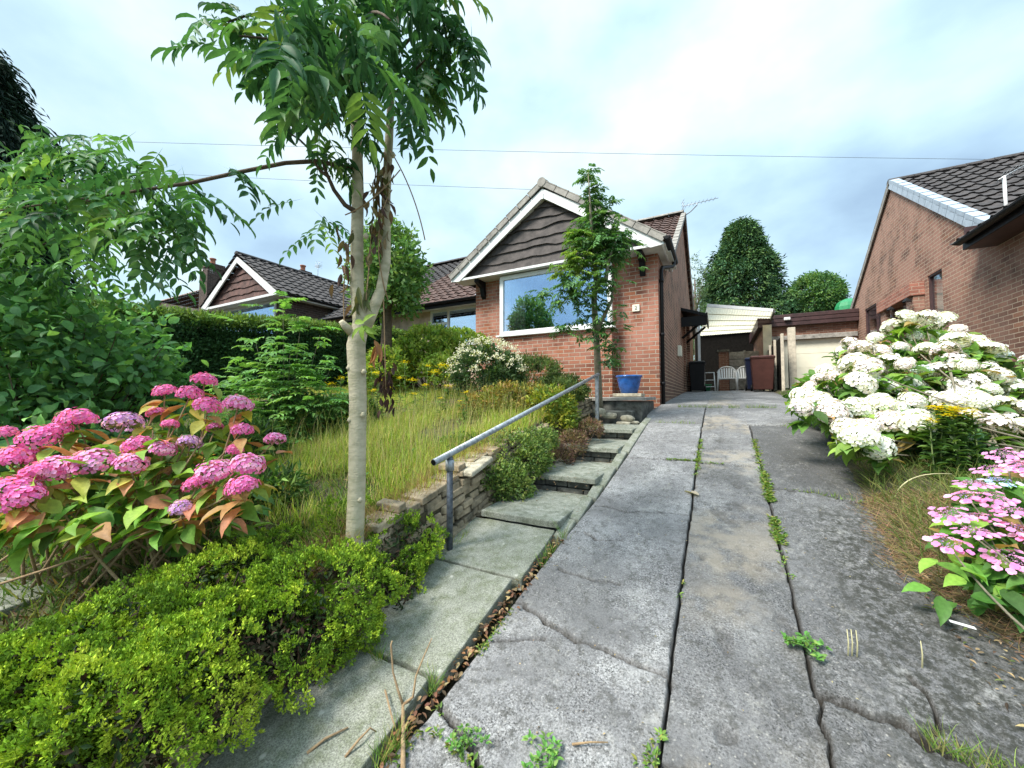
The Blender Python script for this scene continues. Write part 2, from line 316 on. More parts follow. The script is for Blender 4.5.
# ------------------------------------------------------------------ ground heights
def redge(Y): return np.interp(Y, [-3, 0, 1.76, 2.1, 2.5, 2.75, 3.66, 4.9, 7.5, 12, 16], [1.2, 1.2, 1.25, 1.14, .93, .78, .87, .98, 1.13, 1.3, 1.35])
def T(x, y):
    x = np.asarray(x, float); y = np.asarray(y, float); b = g(y)
    left = b+.30+.05*np.clip(-1.7-x, 0, 6); left = np.minimum(left, np.maximum(b+.05, 1.62)); left = np.where(y > 5.6, np.maximum(b, 1.50), left)
    e = redge(y); r = b-.05+np.clip((x-e+.08)/.3, 0, 1)*.10+.02*np.clip(x-1.2, 0, 3)
    z = np.where(x < -1.80, left, np.where(x > e-.08, r, b-.10))
    z = np.where((x > 1.5) & (y > 7), np.maximum(z, b), z)
    return z + np.where(x < -1.75, .05*(fbm(np.stack([x, y, x*0], -1), 1.3, 3)-.5), 0)
def Tz(x, y): return float(T(x, y))
xs = np.concatenate([np.linspace(-400,-20,14), np.linspace(-18,-4,30), np.arange(-3.9,-1.83,.06), [-1.82,-1.79,-1.7], np.arange(-1.6,.6,.2), np.arange(.6,2.4,.05), np.linspace(2.5,20,36), np.linspace(25,400,14)])
ys = np.concatenate([np.linspace(-300,-6,14), np.arange(-5,0,.5), np.arange(0,7,.07), np.arange(7,20,.5), np.linspace(21,600,24)])
X, Y = np.meshgrid(xs, ys); Z = T(X, Y)
def grid_mesh(name, X, Y, Z, mat, smooth=True):
    ny, nx = X.shape; V = np.stack([X, Y, Z], -1).reshape(-1, 3); i = (np.arange(ny-1)[:,None]*nx+np.arange(nx-1)[None]).ravel()
    F = np.stack([i, i+1, i+nx+1, i+nx], 1); me = bpy.data.meshes.new(name); me.vertices.add(len(V)); me.vertices.foreach_set('co', V.astype(np.float32).ravel())
    me.loops.add(F.size); me.loops.foreach_set('vertex_index', F.astype(np.int32).ravel()); me.polygons.add(len(F)); me.polygons.foreach_set('loop_start', (np.arange(len(F))*4).astype(np.int32))
    try: me.polygons.foreach_set('loop_total', np.full(len(F), 4, np.int32))
    except Exception: pass
    me.polygons.foreach_set('use_smooth', np.full(len(F), smooth)); me.update(calc_edges=True); return link(name, me, mat), me
o, _ = grid_mesh('ground', X, Y, Z, M['soil']); o['kind'] = 'structure'

# ------------------------------------------------------------------ driveway height field with seams and cracks
def jitter_line(pts, step=.05, amp=.012, seed=0):
    pts = np.array(pts, float); out = []
    for a, b in zip(pts[:-1], pts[1:]):
        n = max(2, int(np.linalg.norm(b-a)/step)); t = np.linspace(0, 1, n, endpoint=False); out.append(a+(b-a)*t[:,None])
    out = np.concatenate(out+[pts[-1:]]); r = np.random.default_rng(seed); out[1:-1] += r.normal(0, amp, (len(out)-2, 2)); return out
CR = [([(-.2,-2),(-.2,7.0)], .010, .0028), ([(.29,-2),(.29,1.6),(.30,2.9),(.305,5.4)], .010, .004), ([(-1,5.42),(.9,5.44)], .045, .01), ([(-1.1,6.95),(1.2,7.0)], .02, .01),
  ([(-1.08,1.83),(-.95,1.84),(-.82,1.81),(-.68,1.74),(-.53,1.71),(-.36,1.725),(-.21,1.70)], .024, .013), ([(-.86,2.17),(-.68,2.14),(-.5,2.15)], .012, .006),
  ([(-1.02,1.56),(-.85,1.64),(-.74,1.69)], .014, .006), ([(.30,1.82),(.40,1.81),(.51,1.79),(.63,1.73),(.82,1.58)], .05, .008), ([(.3,3.62),(.45,3.57),(.62,3.55),(.85,3.47)], .014, .01),
  ([(-1.05,1.27),(-.85,1.20),(-.66,1.10),(-.48,1.07),(-.2,1.02)], .03, .012), ([(-.95,3.98),(-.2,4.02)], .03, .008), ([(-.2,3.98),(.3,4.0)], .004, .008),
  ([(-.86,2.95),(-.6,2.93),(-.2,2.99)], .007, .01), ([(.55,1.78),(.62,1.9),(.60,2.02)], .010, .012), ([(-.84,2.58),(-.66,2.52),(-.58,2.56)], .008, .01), ([(-.2,1.38),(-.05,1.42),(.05,1.36),(.12,1.30)], .004, .012)]
def crackdist(X, Y):
    D = np.full(X.shape, 1e3)
    for k, (pts, w, amp) in enumerate(CR):
        L = jitter_line(pts, .06, amp, k)
        for a, b in zip(L[:-1], L[1:]):
            lo = np.minimum(a, b)-.08; hi = np.maximum(a, b)+.08
            m = (X > lo[0]) & (X < hi[0]) & (Y > lo[1]) & (Y < hi[1])
            if not m.any(): continue
            px, py = X[m], Y[m]; ab = b-a; t = np.clip(((px-a[0])*ab[0]+(py-a[1])*ab[1])/max(ab@ab, 1e-9), 0, 1)
            D[m] = np.minimum(D[m], np.hypot(px-a[0]-ab[0]*t, py-a[1]-ab[1]*t)-w*.28*(.4+1.2*vnoise(np.stack([px*23,py*23,px*0],-1),1,k)))
    return D
xs = np.arange(-1.12, 1.4, .006); ys = np.concatenate([np.arange(-1,.6,.05), np.arange(.6,3.0,.007), np.arange(3.0,7.6,.018), np.arange(7.6,18,.1)])
X, Y = np.meshgrid(xs, ys)
le = np.interp(Y, [-1,.9,1.2,1.9,2.4,3.1,4.1,5.3,6.0,7.4,18], [-1.10,-1.09,-1.02,-.985,-.95,-.885,-.845,-.845,-.97,-.955,-.955])
Xs = np.where(X < .1, .1+(X-.1)*(.1-le)/(.1+1.12), X)
P3 = np.stack([Xs, Y, Xs*0], -1); D = crackdist(Xs, Y); dep = np.clip(1-D/.0055, 0, 1); dep = dep*dep*(3-2*dep)
Zd = g(Y)+.004*(fbm(P3, 6, 11)-.5)+.006*(fbm(P3, 28, 12, 3)-.5)
rough = np.clip((Xs-.3)/.1, 0, 1)*np.clip((4.5-Y)/1, 0, 1); Zd = Zd+rough*.022*(fbm(P3, 34, 13, 3)-.5)
lift = np.where((Xs < -.2) & (Y > 1.77), .004, 0)+np.where((Xs > -.2) & (Xs < .29), -.006, 0)
dip = np.clip((fbm(P3, 9, 21)-.66)*8, 0, 1)*((Xs > -.2) & (Xs < .29)); Zd = Zd+lift-.045*dep-.012*dip
ed = np.clip((Xs-redge(Y)+.25)/.3, 0, 1); Zd = Zd-.02*ed-np.clip(le+.012-Xs, 0, .02)*2
o, me = grid_mesh('driveway', Xs, Y, Zd, M['drive']); o['kind'] = 'structure'
tone = np.where(Xs < -.2, np.where(Y < 1.8, 1.22, 1.12), np.where(Xs < .29, .88, .80)); tone = np.where(Y > 5.42, 1.0, tone); tone = np.where((Xs > .3) & (Y > 3.55) & (Y < 5.42), .5, tone)
moss = np.clip((Xs-.33)/.25, 0, 1)*np.clip((3.5-Y)/.3, 0, 1)*.95; moss = np.maximum(moss, np.clip((fbm(P3, 2.1, 31)-.55)*5, 0, 1)*.5*(Xs > -.2)); moss = np.maximum(moss, ed*.8)
sm = np.clip((fbm(P3, 1.7, 41)-.5)*6, 0, 1)*((Xs > -.2) & (Xs < .29)); sm = np.maximum(sm, .0)
c4 = np.ones((X.size, 4), np.float32); c4[:,0] = tone.ravel()/2; c4[:,1] = moss.ravel(); c4[:,2] = sm.ravel(); c4[:,0] *= 2
a = me.attributes.new('Tone', 'FLOAT_COLOR', 'POINT'); a.data.foreach_set('color', c4.ravel())
a = me.attributes.new('Crack', 'FLOAT', 'POINT'); a.data.foreach_set('value', np.clip(dep*1.2+dip*.4, 0, 1).astype(np.float32).ravel())

# ------------------------------------------------------------------ path slabs, steps, landing
def slab(mb, x0, x1, y0, y1, z0, z1, th=.05, seed=0, n=10):
    # subdivided slab with slightly uneven edges; z0/z1 at y0/y1
    r = np.random.default_rng(seed); e = lambda k: np.convolve(r.normal(0, .006, k+4), np.ones(5)/5, 'valid')*1.2
    nx = ny = n; ex0 = e(ny+1); ex1 = e(ny+1); ey0 = e(nx+1); ey1 = e(nx+1); b = len(mb.v); V = []
    for j in range(ny+1):
        for i in range(nx+1):
            u = i/nx; v = j/ny; V.append((x0+(x1-x0)*u+ex0[j]*(1-u)+ex1[j]*u, y0+(y1-y0)*v+ey0[i]*(1-v)+ey1[i]*v, z0+(z1-z0)*v+r.normal(0, .0012)))
    F = [(j*(nx+1)+i, j*(nx+1)+i+1, (j+1)*(nx+1)+i+1, (j+1)*(nx+1)+i) for j in range(ny) for i in range(nx)]
    ring = [i for i in range(nx+1)]+[j*(nx+1)+nx for j in range(1, ny+1)]+[ny*(nx+1)+i for i in range(nx-1,-1,-1)]+[j*(nx+1) for j in range(ny-1,0,-1)]
    m = len(V); V += [(V[k][0], V[k][1], V[k][2]-th) for k in ring]; q = len(ring)
    F += [(ring[i], m+i, m+(i+1)%q, ring[(i+1)%q]) for i in range(q)]
    mb.add(V, F)
mb = MB()
for k, (y0, y1) in enumerate([(-1.3,-.42),(-.40,.52),(.54,1.30),(1.325,1.96),(1.985,2.50)]):
    slab(mb, -1.67, [-1.06,-1.08,-1.10,-1.06,-1.01][k], y0, y1, g(y0)+.03, g(y1)+[.035,.03,.028,.036,.03][k], .07, k)
o = mb.build('path', M['flag'], bevel=.006); o['kind'] = 'structure'
# debris strip bed between path and driveway
mb = MB(); mb.hexa([(-1.12,-1.2,g(-1.2)-.1),(-.93,-1.2,g(-1.2)-.1),(-.86,2.45,g(2.45)-.2),(-1.02,2.45,g(2.45)-.2)], [(-1.12,-1.2,g(-1.2)+.002),(-.93,-1.2,g(-1.2)-.03),(-.86,2.45,g(2.45)-.03),(-1.02,2.45,g(2.45)+.004)])
st = thing('garden_steps', (-1.3,2.5,g(2.5)), 'flight of worn flagstone steps climbing beside the concrete driveway', 'steps')
TR = [(2.50,3.28,.665,-1.62,-.99),(3.24,4.06,.83,-1.60,-.95),(4.02,4.80,1.0,-1.58,-.93),(4.76,5.55,1.145,-1.55,-.93)]
for k, (y0, y1, z, x0, x1) in enumerate(TR):
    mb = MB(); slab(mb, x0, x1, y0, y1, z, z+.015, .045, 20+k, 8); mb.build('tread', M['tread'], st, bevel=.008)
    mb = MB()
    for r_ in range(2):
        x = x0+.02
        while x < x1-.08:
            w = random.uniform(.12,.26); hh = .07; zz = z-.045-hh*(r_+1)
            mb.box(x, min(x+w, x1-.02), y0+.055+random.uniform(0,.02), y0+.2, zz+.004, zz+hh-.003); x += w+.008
    mb.build('riser', M['conc_dark'], st, bevel=.008)  # dark colour stands in for the shade below the tread nosings
# edging stones between treads and drive
mb = MB()
yy = 2.45
while yy < 5.6:
    l = random.uniform(.22,.5); zz = g(yy+l/2)+.035
    x1 = float(np.interp(yy, [2.4,3.1,4.1,5.3,6], [-.935,-.885,-.845,-.845,-.95])); mb.hexa([(x1-.085,yy,zz-.2),(x1,yy,zz-.2),(x1,yy+l-.012,zz-.2),(x1-.085,yy+l-.012,zz-.2)],
        [(x1-.085,yy,g(yy)+.016),(x1,yy,g(yy)+.008),(x1,yy+l-.012,g(yy+l)+.008),(x1-.085,yy+l-.012,g(yy+l)+.02)]); yy += l
mb.build('edging', M['flag'], st, bevel=.01)
# landing in front of the house
ld = thing('concrete_landing', (-1.6,6.7,1.3), 'stained concrete landing with thin paving top against the brick front wall', 'landing')
MB().box(-2.6,-1.02,5.98,7.13,.9,1.485).build('base', M['conc_dark'], ld, bevel=.015)
mb = MB(); slab(mb, -2.62,-.99,5.93,7.14,1.54,1.555,.05,55,10); mb.build('slab', M['conc'], ld, bevel=.006)
MB().box(-1.75,-1.12,5.72,5.97,1.1,1.34).build('step', M['conc_dark'], ld, bevel=.015)
rs = thing('rubble_stones', (-1.3,5.7,1.2), 'pale loose stones heaped at the top of the steps', 'stones')
def rock(mb, c, r, seed):
    q = np.random.default_rng(seed); V = []; n = 8
    for j in range(5):
        t = math.pi*j/4
        for k in range(n):
            a = 2*math.pi*k/n; s_ = 1+q.normal(0,.1); V.append((c[0]+r[0]*s_*math.cos(a)*(math.sin(t)**.5 if 0<j<4 else .02), c[1]+r[1]*s_*math.sin(a)*(math.sin(t)**.5 if 0<j<4 else .02), c[2]-r[2]*math.cos(t)))
    mb.add(V, [(j*n+k, j*n+(k+1)%n, (j+1)*n+(k+1)%n, (j+1)*n+k) for j in range(4) for k in range(n)])
for k, (x, y, z, a, b, c) in enumerate([(-1.42,5.62,1.27,.12,.07,.05),(-1.16,5.60,1.24,.11,.06,.05),(-1.08,5.62,1.18,.09,.06,.03),(-1.55,5.55,1.32,.1,.07,.07),(-1.2,5.55,1.17,.12,.06,.03)]):
    mb = MB(); rock(mb, (x,y,z), (a,b,c), k); mb.build('stone', M['stone_pale'], rs, bevel=.01)

# retaining wall of dry stone
rw = thing('retaining_wall', (-1.7,2.2,g(2.2)), 'low dry stone retaining wall between the garden and the path', 'wall')
mb = MB(); mc = MB()
for r_ in range(9):
    y = -.8+random.random()*.1
    while y < 5.6:
        l = random.uniform(.07,.26); h = .052; zb = g(y+l/2)-.03+r_*h
        top = g(y)+(.40 if y > 1.45 else .22) if y < 3.4 else g(y)+.26
        if zb < top and not (y > 3.2 and r_ < 2):
            a = random.uniform(-.015,.02); f = -1.665+random.uniform(-.022,.016)-.010*r_; t_ = random.uniform(-.008,.008)
            hh = h-.007+random.uniform(-.006,.002); sl = (g(y+l)-g(y))*.7
            mb.hexa([(f-.2,y,zb),(f,y+.004,zb+t_),(f+random.uniform(-.01,.01),y+l-.008,zb+sl),(f-.2,y+l-.008,zb+sl)],
                    [(f-.2,y,zb+hh),(f-.004,y+.006,zb+hh+t_),(f-.006,y+l-.01,zb+hh+sl),(f-.2,y+l-.008,zb+hh+sl)])
        y += l
mb.build('stones', M['stone'], rw, bevel=.007)
MB().hexa([(-1.90,1.4,-.4),(-1.73,1.4,-.4),(-1.73,5.6,.9),(-1.90,5.6,.9)],[(-1.90,1.4,g(1.4)+.33),(-1.73,1.4,g(1.4)+.33),(-1.73,5.6,g(5.6)+.14),(-1.90,5.6,g(5.6)+.14)]).hexa([(-1.90,-.8,-.6),(-1.73,-.8,-.6),(-1.73,1.4,-.1),(-1.90,1.4,-.1)],[(-1.90,-.8,g(-.8)+.18),(-1.73,-.8,g(-.8)+.15),(-1.73,1.4,g(1.4)+.15),(-1.90,1.4,g(1.4)+.18)]).build('backfill', M['soil'], rw)
mb = MB()
for y, l in ((2.42,.34),): mb.hexa([(-1.92,y,g(y)+.36),(-1.64,y,g(y)+.36),(-1.66,y+l,g(y+l)+.36),(-1.95,y+l,g(y+l)+.36)],[(-1.92,y,g(y)+.40),(-1.65,y,g(y)+.395),(-1.67,y+l,g(y+l)+.395),(-1.95,y+l,g(y+l)+.40)])
mb.build('coping', M['stone_pale'], rw, bevel=.01)
# flagstone at the left edge
p = at(-18, 604, 1.85)
o = MB().hexa([(p[0]-.5,p[1]-.5,p[2]-.25),(p[0]+.26,p[1]-.35,p[2]-.25),(p[0]+.12,p[1]+.22,p[2]-.25),(p[0]-.5,p[1]+.3,p[2]-.25)],[(p[0]-.5,p[1]-.5,p[2]),(p[0]+.26,p[1]-.35,p[2]),(p[0]+.12,p[1]+.22,p[2]),(p[0]-.5,p[1]+.3,p[2]+.01)]).build('stone_slab', M['flag'], org=tuple(p), bevel=.01)
tag(o, 'grey stone slab at the left edge between green shrub and pink hydrangea', 'stone slab')

# ------------------------------------------------------------------ handrail
hr = thing('handrail', (-1.6,2.08,.45), 'galvanised tubular handrail on two posts beside the garden steps', 'handrail')
a = np.array(at(432,462,2.62)); lo = np.array([-1.60,1.92,1.105]); hi = np.array([-1.53,5.42,1.865])
MB().tube([lo, hi+(hi-lo)*.005], .0215, 14).build('rail', M['galv'], hr)
MB().tube([lo-(hi-lo)*.0008, lo+(hi-lo)*.0008], .018, 14).build('rail_opening', M['black'], hr)
MB().tube([(-1.598,2.09,.40),(-1.598,2.085,1.12)], .021, 14).build('post', M['galv_dark'], hr)
MB().tube([(-1.598,2.085,1.03),(-1.598,2.085,1.10)], .029, 14).build('clamp', M['galv'], hr)
MB().bar((-1.53,5.36,1.0),(-1.53,5.38,1.87),.045,.045).build('post', M['galv'], hr, bevel=.005)

# ------------------------------------------------------------------ roofs
def tile_roof(mb, o, u, v, W, L, gauge=.30, tw=.30, prof='flat', clip=None, th=.036):
    """rows of interlocking tiles. o: eave corner, u: along eave, v: up slope (unit vectors)."""
    o = np.array(o,float); u = np.array(u,float); v = np.array(v,float); n = np.cross(u, v); n = n/np.linalg.norm(n)
    if n[2] < 0: n = -n
    rows = int(math.ceil(L/gauge)); 
    pr = {'flat': [(0,0),(.08,.006),(.10,-.004),(.5,.0),(.52,.008),(.60,.008),(.62,0),(1,0)], 'roll': [(0,.0),(.1,.022),(.22,.03),(.34,.022),(.44,.0),(.62,-.008),(.8,-.004)]}[prof]
    nt_ = int(math.ceil(W/tw)); us = np.array([(i+a)*tw for i in range(nt_) for a, h in pr]+[nt_*tw]); hs = np.array([h for i in range(nt_) for a, h in pr]+[0.])
    m = us <= W+1e-6; us = us[m]; hs = hs[m]; k = len(us)
    for r_ in range(rows):
        v0 = r_*gauge; v1 = min((r_+1)*gauge+.01, L); jit = rng.normal(0,.003,k)
        A = o+u*us[:,None]+v*v0+n*(hs+th+jit)[:,None]; B = o+u*us[:,None]+v*v1+n*(hs+.002)[:,None]; C = o+u*us[:,None]+v*(v0+.03)+n*(hs-.012)[:,None]
        vs = np.concatenate([A,B,C]); fs = []
        for i in range(k-1):
            if clip is not None:
                c = (A[i]+A[i+1]+B[i]+B[i+1])/4
                if not clip(c): continue
            fs += [(i,i+1,k+i+1,k+i),(i,2*k+i,2*k+i+1,i+1)]
        mb.add(vs, fs)
    return mb
def ridge(mb, p, q, r=.12, L=.45):
    p = Vector(p); q = Vector(q); d = (q-p); n = max(1, round(d.length/L)); d.normalize(); s_ = d.cross(Vector((0,0,1)))
    for i in range(n):
        a = p+(q-p)*(i/n)+Vector((0,0,random.uniform(-.004,.004))); b = p+(q-p)*((i+.97)/n)
        vs = []
        for e in (a,b):
            for k in range(7): t = math.pi*k/6; vs.append(e+s_*r*math.cos(t)+Vector((0,0,r*.75*math.sin(t)-.03)))
        mb.add(vs, [(k,k+1,8+k,7+k) for k in range(6)]+[(0,1,2,3,4,5,6),(13,12,11,10,9,8,7)], False)
def wall_rect(mb, ax, c0, c1, u0, u1, z0, z1, holes=()):
    """wall normal to axis ax between c0,c1; holes (ua,ub,za,zb)"""
    us = sorted({u0,u1,*[h[0] for h in holes],*[h[1] for h in holes]}); zs = sorted({z0,z1,*[h[2] for h in holes],*[h[3] for h in holes]})
    us = [q for q in us if u0 <= q <= u1]; zs = [q for q in zs if z0 <= q <= z1]
    for a, b in zip(us[:-1], us[1:]):
        for c, d in zip(zs[:-1], zs[1:]):
            if any(h[0] <= (a+b)/2 <= h[1] and h[2] <= (c+d)/2 <= h[3] for h in holes): continue
            if ax == 0: mb.box(c0,c1,a,b,c,d)
            else: mb.box(a,b,c0,c1,c,d)
def cladding(mb, xc, hw, z0, z1, y, n, seed=0, wav=.042):
    """waney edged boards filling a gable triangle, each with its own wavy lower edge"""
    r = np.random.default_rng(seed); H = z1-z0
    for i in range(n):
        zb = z0+H*i/n; zt = z0+H*min(i+1.25, n)/n; w = hw*(1-(zb-z0)/H)
        m = max(6, int(2*w/.09)); xs_ = np.linspace(xc-w, xc+w, m); k = vnoise(np.stack([xs_*2.2, xs_*0+i*7.3, xs_*0],-1), 1, seed)+.6*vnoise(np.stack([xs_*6, xs_*0+i*3.1, xs_*0],-1), 1, seed+1)
        zl = zb-(k-.8)*wav*2 if i else np.full(m, z0)
        zu = np.minimum(zt, z0+H*(1-np.abs(xs_-xc)/hw)); zl = np.minimum(zl, zu); yo = -.045; yf = y
        vs = [(x, yf+yo, z) for x, z in zip(xs_, zl)]+[(x, yf-.004 if i < n-1 else yf-.004, z) for x, z in zip(xs_, zu)]+[(x, yf+.01, z) for x, z in zip(xs_, zl)]
        fs = [(j,j+1,m+j+1,m+j) for j in range(m-1)]+[(j+1,j,2*m+j,2*m+j+1) for j in range(m-1)]
        mb.add(vs, fs)
def verge_units(mb, p, q, out, n, w=.13, h=.10, gap=.012, lift=.03):
    """individual cap tiles along a rake from p up to q; out = unit vector facing outwards"""
    p = Vector(p); q = Vector(q); out = Vector(out); d = (q-p)/n; t = d.normalized(); up = out.cross(t)
    if up.z < 0: up = -up
    for i in range(n):
        a = p+d*i; b = p+d*(i+1)-t*gap; j = Vector((0,0,random.uniform(-.003,.003)))
        for s_, hh, ww in ((0,h,.03),):
            mb.hexa([a-up*h, a-up*h+out*.028, b-up*h+out*.028, b-up*h],[a+j, a+out*.028+j, b+out*.028+j, b+j])
            mb.hexa([a-out*w-up*.0, a+out*.03-up*.0, b+out*.03-up*.0, b-out*w-up*.0],[a-out*w+up*lift+j, a+out*.034+up*lift+j, b+out*.034+up*(lift-.01)+j, b-out*w+up*(lift-.01)+j])
def window(parent, ax, pos, u0, u1, z0, z1, out, fw=.06, mull=(), trans=(), mat='white', glass='glass', sill=True, name='window'):
    """frame, panes and sill; out = +1/-1 outward direction along axis; mull: list of u positions, trans: list of (ua,ub,z)"""
    def bx(mb, a, b, c, d, e, f_): (mb.box(e,f_,a,b,c,d) if ax == 0 else mb.box(a,b,e,f_,c,d))
    lo, hi = sorted((pos, pos+out*.06)); mb = MB()
    bx(mb,u0,u0+fw,z0,z1,lo,hi); bx(mb,u1-fw,u1,z0,z1,lo,hi); bx(mb,u0+fw,u1-fw,z0,z0+fw,lo,hi); bx(mb,u0+fw,u1-fw,z1-fw,z1,lo,hi)
    for m_ in mull: bx(mb,m_-fw/2,m_+fw/2,z0+fw,z1-fw,lo,hi)
    for a, b, z in trans: bx(mb,a,b,z-fw/2,z+fw/2,lo+.002,hi-.002)
    fr = mb.build(name, M[mat], parent, bevel=.004)
    mb = MB(); c = pos+out*.02; bx(mb,u0+fw*.6,u1-fw*.6,z0+fw*.6,z1-fw*.6,c-.003,c+.003); mb.build('pane', M[glass], fr)
    if sill: mb = MB(); l2, h2 = sorted((pos, pos+out*.12)); bx(mb,u0-.06,u1+.06,z0-.035,z0,l2,h2); mb.build('sill', M[mat], fr, bevel=.004)
    return fr
def gutter(mb, p, q, r=.06, mat=None):
    p = Vector(p); q = Vector(q); d = (q-p).normalized(); s_ = d.cross(Vector((0,0,1))); n = 9; vs = []
    for e in (p,q):
        for rr in (r, r-.008):
            for k in range(n): t = math.pi+math.pi*k/(n-1); vs.append(e+s_*rr*math.cos(t)+Vector((0,0,rr*math.sin(t))))
    fs = []
    for k in range(n-1): fs += [(k,k+1,2*n+k+1,2*n+k),(n+k+1,n+k,3*n+k,3*n+k+1),(k,n+k,n+k+1,k+1),(2*n+k,2*n+k+1,3*n+k+1,3*n+k)]
    fs += [(0,2*n,3*n,n),(n-1,2*n-1,4*n-1,3*n-1)]; mb.add(vs, fs)
    mb.add([tuple(p+s_*r*math.cos(math.pi+math.pi*k/(n-1))+Vector((0,0,r*math.sin(math.pi+math.pi*k/(n-1))))) for k in range(n)], [tuple(range(n))])

# ------------------------------------------------------------------ main bungalow
XR = -.955; XL = -4.95; XP = -8.7; EZ = 4.20
xc = -3.07; HW = 2.27; AP = 5.86
mh = thing('bungalow', (-4.5,8.4,1.45), 'brick bungalow with dark timber clad gable over a big white framed window', 'house')
mb = MB()
wall_rect(mb, 1, 7.4, 7.62, XL, XR, 1.0, EZ, [(-4.12,-1.77,1.0,EZ)])
wall_rect(mb, 1, 7.15, 7.37, -4.14, -1.75, 1.0, 2.86)
wall_rect(mb, 0, -4.14, -4.0, 7.37, 7.4, 1.0, EZ); mb.box(-1.89,-1.75,7.372,7.42,1.0,EZ); mb.box(-4.14,-3.99,7.372,7.42,1.0,EZ)
mb.build('front_wall', M['brick_front'], mh)
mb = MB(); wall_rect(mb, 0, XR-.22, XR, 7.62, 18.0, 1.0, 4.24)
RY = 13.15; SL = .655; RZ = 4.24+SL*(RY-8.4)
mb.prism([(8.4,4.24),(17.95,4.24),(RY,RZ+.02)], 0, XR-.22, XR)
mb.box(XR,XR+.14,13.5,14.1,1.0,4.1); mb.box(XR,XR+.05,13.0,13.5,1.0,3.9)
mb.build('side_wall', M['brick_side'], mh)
mb = MB(); wall_rect(mb, 1, 8.8, 9.0, XP, XL+.1, 1.0, 4.25, [(-7.5,-5.15,3.05,4.12)]); mb.box(XL,XL+.2,7.62,9.0,1.0,EZ)
mb.build('recessed_wall', M['render'], mh); mb = MB(); wall_rect(mb, 1, 17.8, 18.0, XP, XR-.22, 1.0, 4.24)
mb.build('rear_wall', M['render'], mh)
# rooms behind glass
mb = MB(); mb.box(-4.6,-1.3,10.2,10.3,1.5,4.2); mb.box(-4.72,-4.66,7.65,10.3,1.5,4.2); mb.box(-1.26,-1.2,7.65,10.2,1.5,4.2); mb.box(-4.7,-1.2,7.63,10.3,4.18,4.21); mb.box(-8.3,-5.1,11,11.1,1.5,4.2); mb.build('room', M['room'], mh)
mb = MB()
for k in range(9): mb.tube([(-3.93+k*.035,7.33+.015*(k%2),2.9),(-3.93+k*.035,7.33+.015*(k%2),4.1)], .022, 6)
mb.build('curtain', M['curtain'], mh)
window(mh, 1, 7.2, -4.16, -1.74, 2.88, 4.17, -1, .085)
fr = window(mh, 1, 8.86, -7.5, -5.12, 3.05, 4.12, -1, .06, mull=(-6.85,), trans=((-7.45,-6.88,3.72),))
MB().box(-4.5,-4.2,8.7,8.72,1,1.01)
# gable
mb = MB(); cladding(mb, xc, 2.06, EZ+.06, AP-.24, 7.12, 7, 3); mb.prism([(xc-2.06,EZ+.04),(xc+2.06,EZ+.04),(xc,AP-.22)], 1, 7.135, 7.2); mb.build('gable_cladding', M['clad'], mh)
mb = MB(); s_ = (AP-.1-EZ)/HW
for sg in (-1, 1):
    e = (xc+sg*HW, EZ+.0); a = (xc, AP-.10)
    pts = [(e[0],e[1]-.02),(e[0]-sg*.02,e[1]+.10),(a[0],a[1]),(a[0],a[1]-.19),(e[0]-sg*.22,e[1]-.04)]
    mb.prism(pts, 1, 6.97+.0005*sg, 7.0+.0005*sg)
mb.box(xc-.022,xc+.022,6.955,6.968,AP-.32,AP-.2)
mb.build('bargeboard', M['white'], mh, bevel=.003)
mb = MB()
for sg in (-1, 1): # rake soffit strip between bargeboard and cladding
    mb.hexa([(xc+sg*(HW-.15),7.001,EZ+.06),(xc,7.001,AP-.28),(xc,7.11,AP-.28),(xc+sg*(HW-.15),7.11,EZ+.06)][::sg], [(xc+sg*(HW-.15),7.001,EZ+.08),(xc,7.001,AP-.26),(xc,7.11,AP-.26),(xc+sg*(HW-.15),7.11,EZ+.08)][::sg])
mb.box(xc-HW+.05,xc+HW+.02,7.003,7.42,EZ-.005,EZ+.012)
mb.box(XR,XR+.22,7.42,8.5,EZ-.005,EZ+.012)
mb.build('soffit', M['soffit'], mh)
mb = MB(); mb.box(xc-HW+.2,xc+HW,6.985,7.001,EZ-.018,EZ+.03); mb.box(xc+HW-.035,xc+HW-.01,7.0,8.55,EZ-.03,EZ+.13); mb.build('fascia', M['white'], mh)
n_ = 1/math.hypot(1,s_)
mb = MB()
for sg in (-1, 1):
    tile_roof(mb, (xc+sg*(HW+.02),7.0,EZ+.09), (0,1,0), (-sg*n_,0,s_*n_), 5.4, HW/n_+.04, prof='roll', clip=(lambda c: c[2] > 4.24+SL*(c[1]-8.4)-.1))
mb.build('roof', M['tile_dark'], mh, label='dark tiled roof of the front gable')
mb = MB(); ridge(mb, (xc,7.0,AP+.05), (xc,10.8,AP+.05)); mb.build('ridge', M['verge'], mh)
mb = MB()
for sg in (-1, 1): verge_units(mb, (xc+sg*(HW+.04),6.96,EZ+.10), (xc+sg*.06,6.96,AP+.015), (0,-1,0), 9)
o = mb.build('verge_tiles', M['verge'], mh, bevel=.006)
mb = MB(); mb.tube([(xc,6.92,AP+.015),(xc,7.05,AP+.02)], .095, 16); mb.build('ridge_end', M['verge'], mh, bevel=.006)
